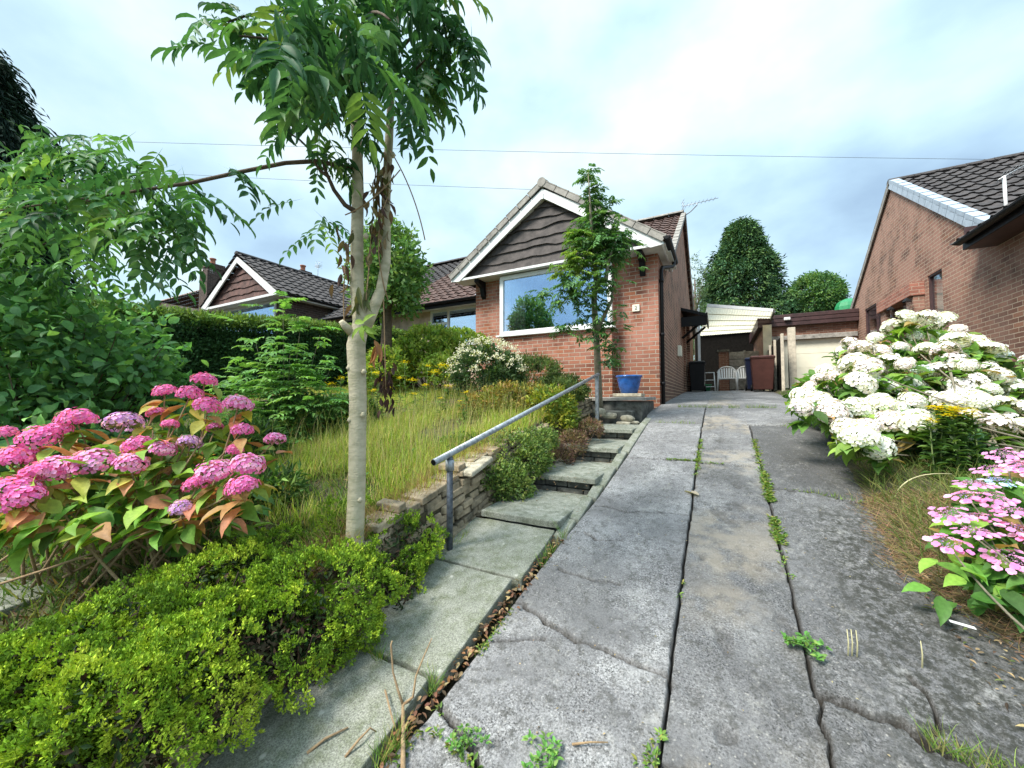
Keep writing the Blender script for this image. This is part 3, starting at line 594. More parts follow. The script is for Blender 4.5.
# main roof
sn = 1/math.hypot(1,SL); mb = MB()
def covered(c): return abs(c[0]-xc) < HW and c[2] < EZ+.09+s_*(HW-abs(c[0]-xc))-.03
tile_roof(mb, (XP-.0,8.22,4.24-.10), (1,0,0), (0,sn,SL*sn), XR+.1-XP, (RY-8.22)/sn+.05, gauge=.33, tw=.30, prof='roll', clip=lambda c: not covered(c))
tile_roof(mb, (XP-.0,18.1,4.24-.10), (1,0,0), (0,-sn,SL*sn), XR+.1-XP, (18.1-RY)/sn+.05, gauge=.33, prof='roll')
mb.build('roof', M['tile_brown'], mh, label='brown tiled main roof behind the gable')
mb = MB(); ridge(mb, (XP,RY,RZ+.12), (XR+.08,RY,RZ+.12)); mb.build('ridge', M['verge'], mh)
mb = MB(); verge_units(mb, (XR+.09,8.25,4.17), (XR+.09,RY,RZ+.09), (1,0,0), 16, .10,.09); verge_units(mb, (XR+.09,18.05,4.17), (XR+.09,RY,RZ+.09), (1,0,0), 16, .10,.09); mb.build('verge_tiles', M['verge'], mh)
# valley lead
def vall(mb, y0, y1, side):
    for k in range(14):
        a = y0+(y1-y0)*k/14; b = y0+(y1-y0)*(k+.97)/14
        def pt(y, w):
            z = 4.24-.10+SL*(y-8.22)+.05; x = xc+side*(HW-(z-EZ-.12)/s_); return (x+side*w, y, z+abs(w)*.0)
        mb.add([pt(a,0),pt(a,.22),pt(b,.22),pt(b,0)], [(0,1,2,3)])
mb = MB(); vall(mb, 8.3, 10.9, -1); mb.build('valley_lead', M['lead'], mh)
mb = MB(); gutter(mb, (XP,8.16,4.16), (xc-HW,8.16,4.16)); mb.box(XP,XL,8.24,8.27,4.02,4.16); mb.build('gutter', M['black'], mh)
MB().box(XP,XL,8.27,8.80,4.125,4.145).build('soffit', M['soffit'], mh)
# right gutter + downpipe
mb = MB(); gx = xc+HW+.055; gutter(mb, (gx,6.93,EZ+.10), (gx,8.35,EZ+.09), .06); mb.build('gutter', M['black'], mh)
mb = MB(); mb.tube([(gx,8.05,EZ+.07),(gx,8.05,EZ-.04),(gx-.02,8.0,EZ-.10),(XR+.05,7.60,EZ-.22),(XR+.045,7.52,EZ-.3),(XR+.045,7.50,EZ-.4),(XR+.045,7.50,1.40)], .034, 12)
for z in (3.7,2.7,1.8): mb.tube([(XR+.045,7.5,z-.03),(XR+.045,7.5,z+.03)], .042, 12)
mb.build('downpipe', M['black'], mh)
for x in (-1.22,-4.72):
    MB().prism([(7.40,EZ-.01),(7.06,EZ-.01),(7.06,EZ-.07),(7.28,EZ-.16),(7.34,EZ-.34),(7.40,EZ-.40)], 0, x-.05, x+.05).build('bracket', M['black'], mh, bevel=.006)
# house number plaque (a 22-like mark)
p = atplane(636, 308, 1, 7.39)
pl = MB().box(p[0]-.065,p[0]+.065,7.375,7.399,p[2]-.065,p[2]+.065).build('number_plaque', M['cream'], mh, bevel=.004)
cu = bpy.data.curves.new('house_number', 'FONT'); cu.body = '2'; cu.size = .10; cu.extrude = .002; cu.align_x = 'CENTER'; cu.align_y = 'CENTER'
to = bpy.data.objects.new('tmp', cu); COL.objects.link(to); dg = bpy.context.evaluated_depsgraph_get(); dg.update(); me = bpy.data.meshes.new_from_object(to.evaluated_get(dg)); bpy.data.objects.remove(to)
me.transform(Matrix.Translation(Vector((p[0],7.371,p[2]))-Vector(ORG[mh.name])) @ Matrix.Rotation(math.pi/2, 4, 'X')); me.name = 'house_number'; link('house_number', me, M['verge'], pl)
# meter box, canopy
p = atplane(678, 351, 0, XR); MB().box(XR,XR+.09,p[1]-.16,p[1]+.16,p[2]-.15,p[2]+.13).build('meter_box', M['cream'], mh, bevel=.012)
cn = MB(); y0, y1 = 12.1, 13.5; cn.hexa([(XR,y0,4.10),(-.30,y0,3.86),(-.30,y1,3.86),(XR,y1,4.10)],[(XR,y0,4.19),(-.28,y0,3.95),(-.28,y1,3.95),(XR,y1,4.19)])
cn.box(-.30,-.26,y0-.02,y1+.02,3.74,3.97); cn.box(XR,-.3,y0+.02,y0+.06,3.62,3.9); c_ = cn.build('door_canopy', M['black'], mh, bevel=.006)
for y in (y0+.1,y1-.1): MB().bar((XR+.02,y,3.30),(-.36,y,3.78),.06,.06).build('brace', M['blackwood'], c_)
MB().tube([(XR+.06,7.47,.9),(XR+.06,7.47,.9001)], .01, 4)
# aerial on the gable apex
def aerial(base, tip, label, yaw=0, arm=.9, n=8, sc=1.):
    b = np.array(base,float); t = np.array(tip,float); a_ = thing('tv_aerial', base, label, 'aerial', 'television aerials on roofs')
    MB().tube([b, b+(t-b)*[.6,.6,.12], t-(t-b)*[0,0,.4], t], .016*sc, 6).build('mast', M['alu'], a_)
    d = np.array([math.cos(yaw), math.sin(yaw), .18]); q = np.array([-math.sin(yaw), math.cos(yaw), 0]); m1 = MB(); m1.tube([t-d*arm*.4, t+d*arm*.6], .010*sc, 5)
    for k in range(n): c = t+d*arm*(-.3+.9*k/n); l = .17*sc*(1-.4*k/n); m1.tube([c-q*l, c+q*l], .006*sc, 4)
    m1.tube([t-d*arm*.4+np.array([0,0,-.16*sc]), t-d*arm*.4+np.array([0,0,.16*sc])], .008*sc, 4)
    for zz in (-.15,-.05,.05,.15): m1.tube([t-d*arm*.4-q*.15+np.array([0,0,zz*sc]), t-d*arm*.4+q*.15+np.array([0,0,zz*sc])], .006, 4)
    m1.build('antenna', M['alu'], a_)
aerial((XR,RY-.1,RZ-.1), atplane(697,203,1,12.6), 'television aerial on a bent arm at the right end of the bungalow ridge', R(20), 1.0, 8)

# ------------------------------------------------------------------ left neighbour (other half of the pair)
nb = thing('neighbouring_bungalow', (-13,8.4,1.5), 'smaller looking bungalow with brown timber gable behind the clipped hedge', 'house')
nx = -14.45; NZ = 4.82; NA = 6.50; nh = 2.35; ns = (NA-.1-NZ)/nh; nn = 1/math.hypot(1,ns)
mb = MB(); wall_rect(mb, 1, 7.4, 7.6, nx-2.1, nx+2.0, 1.0, NZ, [(nx-1.7,nx+1.6,3.3,NZ)]); mb.box(nx+1.8,nx+2.0,7.6,9.5,1.0,NZ); mb.box(nx-2.1,nx-1.9,7.6,16,1.0,NZ)
mb.build('front_wall', M['brick_dark'], nb)
mb = MB(); wall_rect(mb, 1, 8.9, 9.1, nx+2.0, XP, 1.0, NZ-.25, [(-11.6,-9.6,3.2,4.3)]); mb.build('recessed_wall', M['render'], nb); mb = MB(); wall_rect(mb, 1, 17.8, 18, nx-2.1, XP, 1., NZ-.3); mb.build('rear_wall', M['render'], nb)
window(nb, 1, 7.42, nx-1.7, nx+1.6, 3.3, NZ-.01, -1, .08, mull=(nx-.6,)); window(nb, 1, 8.95, -11.6, -9.6, 3.2, 4.3, -1, .07, mull=(-10.9,))
MB().box(nx-2,nx+2,10.5,10.6,1,4.8).box(nx+2,XP-.2,10.5,10.6,1,4.8).build('room', M['room'], nb)
mb = MB(); cladding(mb, nx, 2.12, NZ+.06, NA-.22, 7.12, 6, 9); mb.prism([(nx-2.12,NZ+.04),(nx+2.12,NZ+.04),(nx,NA-.2)], 1, 7.135, 7.2); mb.build('gable_cladding', M['clad_red'], nb)
mb = MB()
for sg in (-1, 1): mb.prism([(nx+sg*nh,NZ-.02),(nx+sg*nh-sg*.02,NZ+.1),(nx,NA-.1),(nx,NA-.30),(nx+sg*(nh-.24),NZ-.04)], 1, 6.95+.0005*sg, 6.99+.0005*sg)
mb.box(nx-nh+.2,nx+nh,6.96,6.98,NZ-.03,NZ+.05); mb.box(nx+nh-.03,nx+nh,7.0,9.4,NZ-.03,NZ+.12); mb.build('bargeboard', M['white'], nb)
MB().box(nx-nh+.05,nx+nh,6.98,7.42,NZ-.005,NZ+.015).box(nx+2,nx+nh-.03,7.42,9.3,NZ-.005,NZ+.015).build('soffit', M['soffit'], nb)
mb = MB()
for sg in (-1, 1): tile_roof(mb, (nx+sg*(nh+.05),6.92,NZ+.08), (0,1,0), (-sg*nn,0,ns*nn), 6.2, nh/nn+.08, prof='roll', gauge=.33, clip=lambda c: c[2] > 4.5+SL*(c[1]-8.4)-.15)
mb.build('roof', M['tile_dark'], nb)
def ncov(c): return abs(c[0]-nx) < nh and c[2] < NZ+.09+ns*(nh-abs(c[0]-nx))-.03
mb = MB(); NRZ = 4.24+SL*(RY-8.4)
tile_roof(mb, (nx-.5,8.22,4.14), (1,0,0), (0,sn,SL*sn), XP-nx+.49, (RY-8.22)/sn+.05, gauge=.33, prof='roll', clip=lambda c: not ncov(c))
tile_roof(mb, (nx-.5,18.1,4.14), (1,0,0), (0,-sn,SL*sn), XP-nx+.49, (18.1-RY)/sn+.05, gauge=.33, prof='roll'); mb.build('roof', M['tile_dark'], nb)
mb = MB(); ridge(mb, (nx,6.92,NA+.03), (nx,11.8,NA+.03)); mb.build('ridge', M['tile_dark'], nb); mb = MB(); ridge(mb, (nx-.5,RY,NRZ+.12), (XP,RY,NRZ+.12)); mb.build('ridge', M['tile_dark'], nb)
mb = MB(); mb.prism([(8.4,4.24),(17.95,4.24),(RY,NRZ)], 0, nx-.6, nx-.4); mb.build('gable_end', M['brick_dark'], nb)
mb = MB(); gutter(mb, (nx+nh+.05,6.95,NZ+.07), (nx+nh+.05,9.4,NZ+.06)); gutter(mb, (nx+nh,8.16,4.16), (XP,8.16,4.16)); mb.build('gutter', M['black'], nb)
p = at(334,300,19.5); q = at(342,285,20.5); mb = MB(); mb.bar((nx+nh-.1,9.2,4.72),(nx+.35,11.55,6.35),.28,.05); mb.build('valley_lead', M['lead'], nb)
def chimney(parent, x, y, z0, z1, w=.5, name='chimney'):
    c_ = MB().box(x-w/2,x+w/2,y-w/2,y+w/2,z0,z1).box(x-w/2-.05,x+w/2+.05,y-w/2-.05,y+w/2+.05,z1-.28,z1-.12).build(name, M['brick_dark'], parent)
    MB().lathe([(.001,0),(.15,0),(.13,.1),(.12,.3),(.16,.32),(.16,.38),(.1,.38),(.1,.2)], (x,y,z1), 14).build('chimney_pot', M['terra'], c_)
p = at(212,290,21.5); chimney(nb, p[0], p[1], 3.5, at(212,265,21.5)[2], .85)
p = at(303,266,22.5); chimney(nb, p[0], p[1], 5.5, at(303,272,22.5)[2], .7)
q = at(318,268,20.0); aerial(tuple(q+np.array([0,0,-.4])), tuple(q+np.array([0,0,.1])), 'thin television aerial near the small chimney pot of the hedge side bungalow', R(150), 1.4, 6)
q = at(205,270,21.0); aerial(tuple(q+np.array([.1,0,-.6])), tuple(q+np.array([-.3,0,.1])), 'television aerial beside the big brick chimney on the left', R(200), 1.6, 6)
# far left house with pale brown roof
fl = thing('far_bungalow', (-33,13,1.5), 'pale brown tiled roof of a more distant house at far left above the hedge', 'house')
z1 = at(170,299,30)[2]; q = at(170,299,30); mb = MB(); tile_roof(mb, (q[0]-7,q[1]-3.0,z1-1.75), (1,0,0), (0,.86,.51), 13.5, 3.45, prof='roll')
tile_roof(mb, (q[0]-7,q[1]+3.0,z1-1.75), (1,0,0), (0,-.86,.51), 13.5, 3.45, prof='roll')
mb.build('roof', M['tile_red'], fl); MB().box(q[0]-6.8,q[0]+6.3,q[1]-2.7,q[1]+2.7,.5,z1-1.65).build('wall', M['render'], fl)

# ------------------------------------------------------------------ right house
XW = 3.9; ry = 12.85; RA = 6.95; RE = 4.42
rh = thing('brick_house', (6,12,1.6), 'brick house at the right with plain side gable wall and dark pantiles', 'house')
yf, yr = 9.3, 16.55; rs_ = (RA-RE)/(ry-yf)
holes = [(10.62,11.22,2.75,4.10),(11.75,12.75,1.5,3.74),(13.45,15.2,3.0,4.22)]
mb = MB(); wall_rect(mb, 0, XW, XW+.22, 5.0, yr, 1.0, 4.36, holes)
mb.prism([(yf,4.36),(yr,4.36),(yr-.1,4.42),(ry,RA-.03),(yf+.02,4.42)], 0, XW, XW+.22)
wall_rect(mb, 1, 5.0, 5.22, XW+.22, 8.6, 1.0, 4.1); wall_rect(mb, 1, yr-.22, yr, XW+.22, 11, 1., 4.36); mb.box(10.8,11,5.2,yr-.22,1,4.3)
mb.build('side_wall', M['brick_right'], rh)
mb = MB(); mb.prism([(4.0,4.1),(8.4,4.1),(6.2,5.6)], 1, 5.0, 5.2); mb.build('front_gable', M['clad'], rh)
rn = 1/math.hypot(1,rs_); mb = MB()
tile_roof(mb, (XW-.06,yf-.22,RE-.12), (1,0,0), (0,rn,rs_*rn), 8.5, (ry-yf+.22)/rn+.06, gauge=.30, tw=.26, prof='roll')
tile_roof(mb, (XW-.06,2*ry-yf+.22,RE-.12), (1,0,0), (0,-rn,rs_*rn), 8.5, (ry-yf+.22)/rn+.06, gauge=.30, tw=.26, prof='roll')
ws = 1.5/2.3; wn = 1/math.hypot(1,ws)
for sg in (-1, 1): tile_roof(mb, (6.2+sg*2.68,4.7,4.10), (0,1,0), (-sg*wn,0,ws*wn), 6.6, 2.68/wn, prof='roll', clip=lambda c: c[2] > RE+rs_*(c[1]-yf)-.15)
mb.build('roof', M['tile_dark'], rh)
mb = MB(); ridge(mb, (XW-.06,ry,RA+.04), (12.3,ry,RA+.04)); mb.build('ridge', M['tile_dark'], rh); mb = MB(); ridge(mb, (6.2,4.7,5.88), (6.2,11.2,5.88)); mb.build('ridge', M['tile_dark'], rh)
mb = MB(); verge_units(mb, (XW-.03,yf-.2,RE-.07), (XW-.03,ry,RA+.03), (-1,0,0), 14, .13,.14,.012,.075); mb.build('verge_tiles', M['verge_blue'], rh)
mb = MB(); verge_units(mb, (XW-.03,2*ry-yf+.2,RE-.07), (XW-.03,ry,RA+.03), (-1,0,0), 14, .12,.10); mb.build('verge_tiles', M['verge'], rh)
mb = MB(); gutter(mb, (3.46,4.8,4.08), (3.46,8.85,4.06), .062); mb.box(3.52,3.545,4.8,8.9,3.93,4.12); mb.build('gutter', M['black'], rh)
mb = MB(); mb.box(3.545,3.9,4.8,8.9,3.93,3.95); mb.box(3.545,3.9,8.88,8.9,3.95,4.3); mb.build('soffit', M['maroon'], rh)
window(rh, 0, XW+.075, 10.62, 11.22, 2.75, 4.10, -1, .035, mat='maroon', glass='glass_dark', sill=False)
MB().box(XW+.12,XW+.14,10.80,11.20,2.8,4.06).build('curtain', M['curtain'], rh)
fr = window(rh, 0, XW+.075, 13.45, 15.2, 3.0, 4.22, -1, .05, mull=(14.3,), mat='maroon', glass='glass_dark', sill=False)
MB().box(XW+.5,XW+.52,10.5,15.4,1.5,4.3).build('room', M['room'], rh)
mb = MB(); mb.box(XW+.1,XW+.14,11.78,12.72,1.6,3.72); mb.build('door', M['blackwood'], rh)
pc = thing('porch_hood', (3.7,12.2,1.7), 'pinkish brick porch with flat hood projecting from the right house wall', 'porch')
mb = MB(); mb.box(3.66,3.897,11.35,13.35,3.76,4.05); mb.build('hood', M['brick_pink'], pc)
MB().box(3.72,3.897,11.38,11.72,1.6,3.757).build('pier', M['brick_right'], pc); MB().box(3.72,3.897,12.95,13.3,1.6,3.757).build('pier', M['brick_right'], pc)
for (x, y) in ((907,305),(891,313)):
    p = atplane(x, y, 0, 3.6); ln = thing('wall_lantern', tuple(p), 'black coach lantern under the pink brick porch hood' if x > 900 else 'smaller looking black coach lantern left of the porch above the white flowers', 'lantern')
    MB().lathe([(.01,.16),(.05,.12),(.085,.07),(.08,.06)], p, 6, False).build('cap', M['black'], ln)
    MB().lathe([(.07,.06),(.045,-.10),(.02,-.12),(.0,-.12)], p, 6, False).build('glass', M['glass_dark'], ln)
    MB().tube([p+np.array([0,0,-.12]), p+np.array([.1,0,-.2]), p+np.array([.28,0,-.12])], .012, 6).build('bracket', M['black'], ln)
p = atplane(1011, 367, 0, XW); MB().box(XW-.008,XW+.01,p[1]-.11,p[1]+.11,p[2]-.05,p[2]+.08).build('air_brick', M['maroon'], rh)
# white aerial mast against the right roof
b_ = at(1040,218,6.0); am = thing('tv_aerial', tuple(b_), 'white aerial mast bending up in front of the dark roof at top right', 'aerial', 'television aerials on roofs')
MB().tube([b_, at(1022,218,6.0), at(1010,214,6.0), at(1006,208,6.0), at(1004,176,6.0)], .02, 10).build('mast', M['white'], am)
m1 = MB(); m1.tube([at(998,180,6.0), at(1034,160,6.0)], .010, 6)
for k in range(8): c = at(1000+k*4.4,179-k*2.4,6.0); m1.tube([c+np.array([.0,-.10,.05]), c+np.array([0,.10,-.03])], .005, 4)
m1.build('antenna', M['alu'], am)

# ------------------------------------------------------------------ garage, carport, fence, bins
gr = thing('garage', (2.7,16,1.8), 'flat roofed brick garage with cream door and dark brown fascia', 'garage')
wall_rect(mb := MB(), 1, 15.9, 16.1, 1.35, 3.89, 1.5, 4.0, [(1.75,3.75,1.5,3.55)]); mb.box(1.35,1.55,16.1,20,1.5,4.0); mb.box(3.7,3.89,16.6,20,1.5,4.0); mb.build('wall', M['brick_garage'], gr)
mb = MB()
for z in (4.0,4.13,4.26): mb.box(1.2,3.89,15.72-.02*(z-4)*5,15.80,z,z+.122)
mb.box(1.2,1.26,15.8,20,4.0,4.38); mb.build('fascia', M['maroon'], gr, bevel=.008)
MB().box(1.25,3.88,15.8,20,4.0,4.3).build('roof', M['conc_dark'], gr)
MB().box(1.6,3.88,15.84,15.899,3.53,3.68).build('lintel', M['conc'], gr, bevel=.01)
mb = MB()
for k in range(4): mb.box(1.76,3.74,15.985,16.0,1.6+k*.485,1.6+k*.485+.478)
mb.box(1.75,3.75,16.002,16.02,1.6,3.54); mb.build('door', M['cream'], gr, bevel=.006)
p = atplane(787,319,1,15.68); sl = MB().box(p[0]-.09,p[0]+.09,15.6,15.69,p[2]-.05,p[2]+.05).build('security_light', M['white'], gr, bevel=.02)
for (x, yy, w, top, lab) in ((793,13.0,.17,3.50,'thick pale gate post standing before the cream garage door'),(783.5,12.35,.07,3.26,'thin white post at the near end of the dark slatted fence')):
    p = atplane(x, 390, 1, yy); o = MB().box(p[0]-w/2,p[0]+w/2,yy-w/2,yy+w/2,1.5,top).build('gate_post', M['postc'], org=(p[0],yy,1.7), bevel=.01); tag(o, lab, 'post')
fc = thing('slatted_fence', (1.47,14,1.7), 'dark slatted fence running back between the brown bin and the garage', 'fence')
mb = MB()
for k in range(24): mb.box(1.46,1.48,12.45+k*.14,12.45+k*.14+.125,1.6,3.18)
mb.build('boards', M['blackwood'], fc)
for y in (13.4,14.6,15.6): MB().box(1.40,1.457,y-.03,y+.03,1.6,3.24).build('post', M['postc'], fc)
cp = thing('carport', (.3,16,1.8), 'lean to carport with cream plastic roof sheets between the two buildings', 'carport')
A = atplane(707,306,1,14.3); B = atplane(773,311,1,14.3); C_ = atplane(765,331,1,18.6); D_ = atplane(700,336,1,18.6)
mb = MB(); N1 = 26
for k in range(N1):
    def L_(P, Q, t, dz=0): q = P+(Q-P)*t; return (q[0], q[1], q[2]+dz)
    a = k/N1; b = (k+1)/N1; m_ = (a+b)/2
    mb.add([L_(A,B,a),L_(A,B,m_,.012),L_(A,B,b),L_(D_,C_,a),L_(D_,C_,m_,.012),L_(D_,C_,b)], [(0,1,4,3),(1,2,5,4)])
mt, nt, b_ = newmat('plastic_sheet'); b_.inputs['Base Color'].default_value = (.80,.75,.60,1); b_.inputs['Roughness'].default_value = .4
tr = nd(nt, 'ShaderNodeBsdfTranslucent'); tr.inputs[0].default_value = (.88,.82,.64,1); mx = nd(nt, 'ShaderNodeMixShader'); mx.inputs[0].default_value = .6
nt.links.new(b_.outputs[0], mx.inputs[1]); nt.links.new(tr.outputs[0], mx.inputs[2]); nt.links.new(mx.outputs[0], nt.nodes['Material Output'].inputs[0]); M['sheet'] = mt
mb.build('roof_sheet', mt, cp)
mb = MB(); mb.bar(A+[0,0,.02], B+[0,0,.02], .05, .10); mb.build('front_beam', M['white'], cp)
mb = MB(); mb.bar(B+[.03,0,0], C_+[.03,0,0], .05, .12); mb.build('side_beam', M['conc_dark'], cp)
for t in (.2,.4,.6,.8):
    q0 = A+(D_-A)*t; q1 = B+(C_-B)*t; MB().bar(q0-[0,0,.02], q1-[0,0,.02], .03, .03).build('rafter', M['cream'], cp)
p = atplane(700,388,1,14.4); MB().box(p[0]-.04,p[0]+.04,14.36,14.44,1.6,A[2]-.05).build('post', M['white'], cp); 
p = atplane(768,330,1,15.6); mb = MB(); mb.box(p[0]-.15,p[0]+.10,15.55,15.62,1.7,4.05); mb.build('side_panel', M['cream_sheet'], cp)
# back garden seen through the carport
bp = thing('brick_pier', (.6,17.5,1.8), 'brown brick pier with flat cap behind the white garden chairs', 'pier')
p = atplane(723.5,350,1,17.3); zt = p[2]; MB().box(p[0]-.17,p[0]+.17,17.2,17.5,1.6,zt-.08).build('shaft', M['brick_garage'], bp); MB().box(p[0]-.22,p[0]+.22,17.15,17.55,zt-.08,zt).build('cap', M['conc_dark'], bp)
cf = thing('panel_fence', (1.0,17.6,1.8), 'grey horizontal concrete panel fence at the back of the carport', 'fence')
q0 = atplane(729,352,1,17.6); q1 = atplane(760,352,1,17.6)
mb = MB()
for k in range(5): z = q0[2]-.30*(k+1); mb.box(q0[0],(q0[0]+q1[0])/2-.02,17.58,17.62,z,z+.285); mb.box((q0[0]+q1[0])/2+.02,q1[0]+.4,17.58,17.62,z,z+.285)
mb.build('panel', M['conc'], cf, bevel=.01); MB().box((q0[0]+q1[0])/2-.04,(q0[0]+q1[0])/2+.04,17.55,17.65,1.6,q0[2]+.03).build('post', M['conc'], cf)
sh = thing('shade_backdrop', (.3,20,1.8), 'added black backdrop standing in for the shade under the carport', 'backdrop')
MB().box(-1.0,2.3,20.3,22,1.6,4.7).build('wall', M['blackwood'], sh); MB().prism([(20.1,4.7),(22.2,4.7),(22.2,4.8),(20.1,4.85)],0,-1.2,2.5).build('roof', M['conc_dark'], sh)  # added near-black block, painted stand-in for the shade under the carport
def wheelie(x, y, z, w, h, mat, label, rot=0.):
    t = thing('wheelie_bin', (x,y,z), label, 'bin'); d = w*1.15; a, b = w/2*.80, w/2; f0, f1 = -d/2*.75, -d/2
    mb = MB(); mb.hexa([(x-a,y+f0,z+.04),(x+a,y+f0,z+.04),(x+a,y+d/2*.8,z+.04),(x-a,y+d/2*.8,z+.04)],[(x-b,y+f1,z+h*.9),(x+b,y+f1,z+h*.9),(x+b,y+d/2,z+h*.9),(x-b,y+d/2,z+h*.9)])
    mb.box(x-b-.015,x+b+.015,y+f1-.015,y+d/2+.015,z+h*.87,z+h*.91); mb.build('body', mat, t, bevel=.015)
    mb = MB(); mb.hexa([(x-b-.02,y+f1-.03,z+h*.912),(x+b+.02,y+f1-.03,z+h*.912),(x+b+.02,y+d/2+.06,z+h*.912),(x-b-.02,y+d/2+.06,z+h*.912)],[(x-b+.03,y+f1+.03,z+h*.95),(x+b-.03,y+f1+.03,z+h*.95),(x+b-.03,y+d/2,z+h),(x-b+.03,y+d/2,z+h)]); mb.build('lid', mat, t, bevel=.01)
    for sx in (-1, 1):
        MB().tube([(x+sx*(a+.005),y+d/2*.7,z+.1),(x+sx*(a+.05),y+d/2*.7,z+.1)], .1, 16).build('wheel', M['black'], t)
    MB().tube([(x-b*.8,y+d/2+.05,z+h*.9),(x+b*.8,y+d/2+.05,z+h*.9)], .015, 8).build('handle', mat, t); return t
wheelie(1.07,13.0,float(g(13))+.01,.56,1.04,M['bin_brown'],'brown wheelie bin in front of the carport beside the dark fence')
wheelie(.93,13.45,float(g(13.4))+.01,.5,1.02,M['bin_blue'],'blue wheelie bin mostly hidden behind the brown one')
wheelie(-.60,13.2,float(g(13))+.01,.44,.98,M['black'],'black wheelie bin against the brick pier of the bungalow')
# step ladder, tub, chairs
x, y, z = -.28, 13.6, float(g(13.6)); sl = thing('step_ladder', (x,y,z), 'small white folding step ladder beside the black bin', 'ladder')
for sx in (-.13,.13): MB().tube([(x+sx*1.2,y-.15,z),(x+sx,y+.05,z+.6)], .014, 6).build('leg', M['whiteplastic'], sl); MB().tube([(x+sx*1.2,y+.25,z),(x+sx,y+.05,z+.6)], .014, 6).build('leg', M['whiteplastic'], sl)
for t in (.25,.6,1.): MB().box(x-.13,x+.13,y-.17+.2*t,y-.07+.2*t,z+.6*t-.02,z+.6*t).build('step', M['whiteplastic'], sl)
tb = MB().lathe([(.0,0),(.11,0),(.15,.2),(.16,.2),(.16,.22),(.13,.22)], (-.38,13.9,z), 16).build('garden_tub', M['green'], org=(-.38,13.9,z)); tag(tb, 'green plastic tub on the ground behind the step ladder', 'tub')
def chair(x, y, z, label):
    t = thing('garden_chair', (x,y,z), label, 'chair', 'white plastic garden chairs'); m = M['whiteplastic']
    mb = MB(); mb.box(x-.24,x+.24,y-.22,y+.22,z+.38,z+.42); mb.build('seat', m, t, bevel=.015)
    mb = MB()
    for k in range(7): a = -.2+k*.066; mb.bar((x+a,y+.22,z+.42),(x+a*1.1,y+.32,z+.78-.25*a*a*4), .045, .015)
    mb.tube([(x-.25,y+.22,z+.42),(x-.25,y+.32,z+.70),(x-.15,y+.33,z+.80),(x,y+.335,z+.83),(x+.15,y+.33,z+.80),(x+.25,y+.32,z+.70),(x+.25,y+.22,z+.42)], .022, 6); mb.build('backrest', m, t)
    for sx in (-1, 1):
        MB().tube([(x+sx*.27,y-.24,z+.62),(x+sx*.27,y+.1,z+.64),(x+sx*.26,y+.28,z+.62)], .025, 6).build('armrest', m, t)
        for sy in (-1, 1): MB().tube([(x+sx*.29,y+sy*.25,z),(x+sx*.25,y+sy*.22,z+.42 if sy > 0 else z+.62)], .024, 6).build('leg', m, t)
chair(.22,14.6,float(g(14.6)),'white plastic garden chair left of its twin, before the brick pier'); chair(.78,14.7,float(g(14.7)),'white plastic garden chair half behind the brown wheelie bin')
# blue pot
pz = 1.555; px_, py_ = -1.33, 6.72
pt = MB().box(px_-.27,px_+.20,py_-.18,py_+.18,pz,pz+.055).build('paving_block', M['stone_pale'], org=(px_,py_,pz), bevel=.01); tag(pt, 'pale paving block on the landing carrying the blue pot', 'block')
pr_ = MB().lathe([(0,.0),(.125,0),(.14,.01),(.17,.12),(.195,.24),(.20,.27),(.215,.275),(.22,.285),(.215,.305),(.195,.305),(.19,.28),(.17,.26),(0,.25)], (px_-.03,py_,pz+.056), 32).build('flower_pot', M['pot'], org=(px_-.03,py_,pz+.056)); tag(pr_, 'glossy blue ceramic pot on the landing by the front wall', 'plant pot')
# overhead cables
for (a, b, r_, sag, lab) in ((at(-120,136,24), at(1150,163,24), .011, .25, 'upper overhead cable crossing the whole sky'), (at(60,168,22), at(548,191,19), .009, .1, 'lower overhead cable ending behind the bungalow gable')):
    pts = [a+(b-a)*t+np.array([0,0,-sag*4*t*(1-t)+sag*.5]) for t in np.linspace(0,1,24)]; o = MB().tube(pts, r_, 6).build('overhead_cable', M['wire'], org=tuple(a)); tag(o, lab, 'cable')

# ------------------------------------------------------------------ vegetation tools
def shell(n, c, r, bot=-.2, inner=.75, nz=.18, sc=1.6, seed=1):
    """points near the surface of an uneven mound; returns P, outward normal"""
    c = np.array(c,float); r = np.array(r,float); d = rdir(int(n*3.2)+60); d = d[d[:,2] > bot][:n]; m = len(d)
    bulge = 1+nz*2*(fbm(d*1.0+seed*3.1, sc, seed, 3)-.5); rad = bulge*(inner+(1-inner)*rng.random(m)**.5)
    P = c+d*r*rad[:,None]; N = nrm(d/r); return P, N
def tufts(lm, P, N, k, L, W, cols, w=None, spread=.9, tpl='fold', jit=.02, droop=0.):
    n = len(P); PP = np.repeat(P, k, 0)+rng.normal(0, jit, (n*k,3)); NN = np.repeat(N, k, 0)
    D = nrm(NN+spread*rdir(n*k)+np.array([0,0,-droop])); L_ = L*(.6+.8*rng.random(n*k)); cc = np.repeat(pick(n, cols, w, .16), k, 0)*(1+rng.normal(0,.10,(n*k,1)))
    lm.add(tpl, PP, D, nrm(NN+.8*rdir(n*k)), L_, W*(.7+.6*rng.random(n*k)), cc)
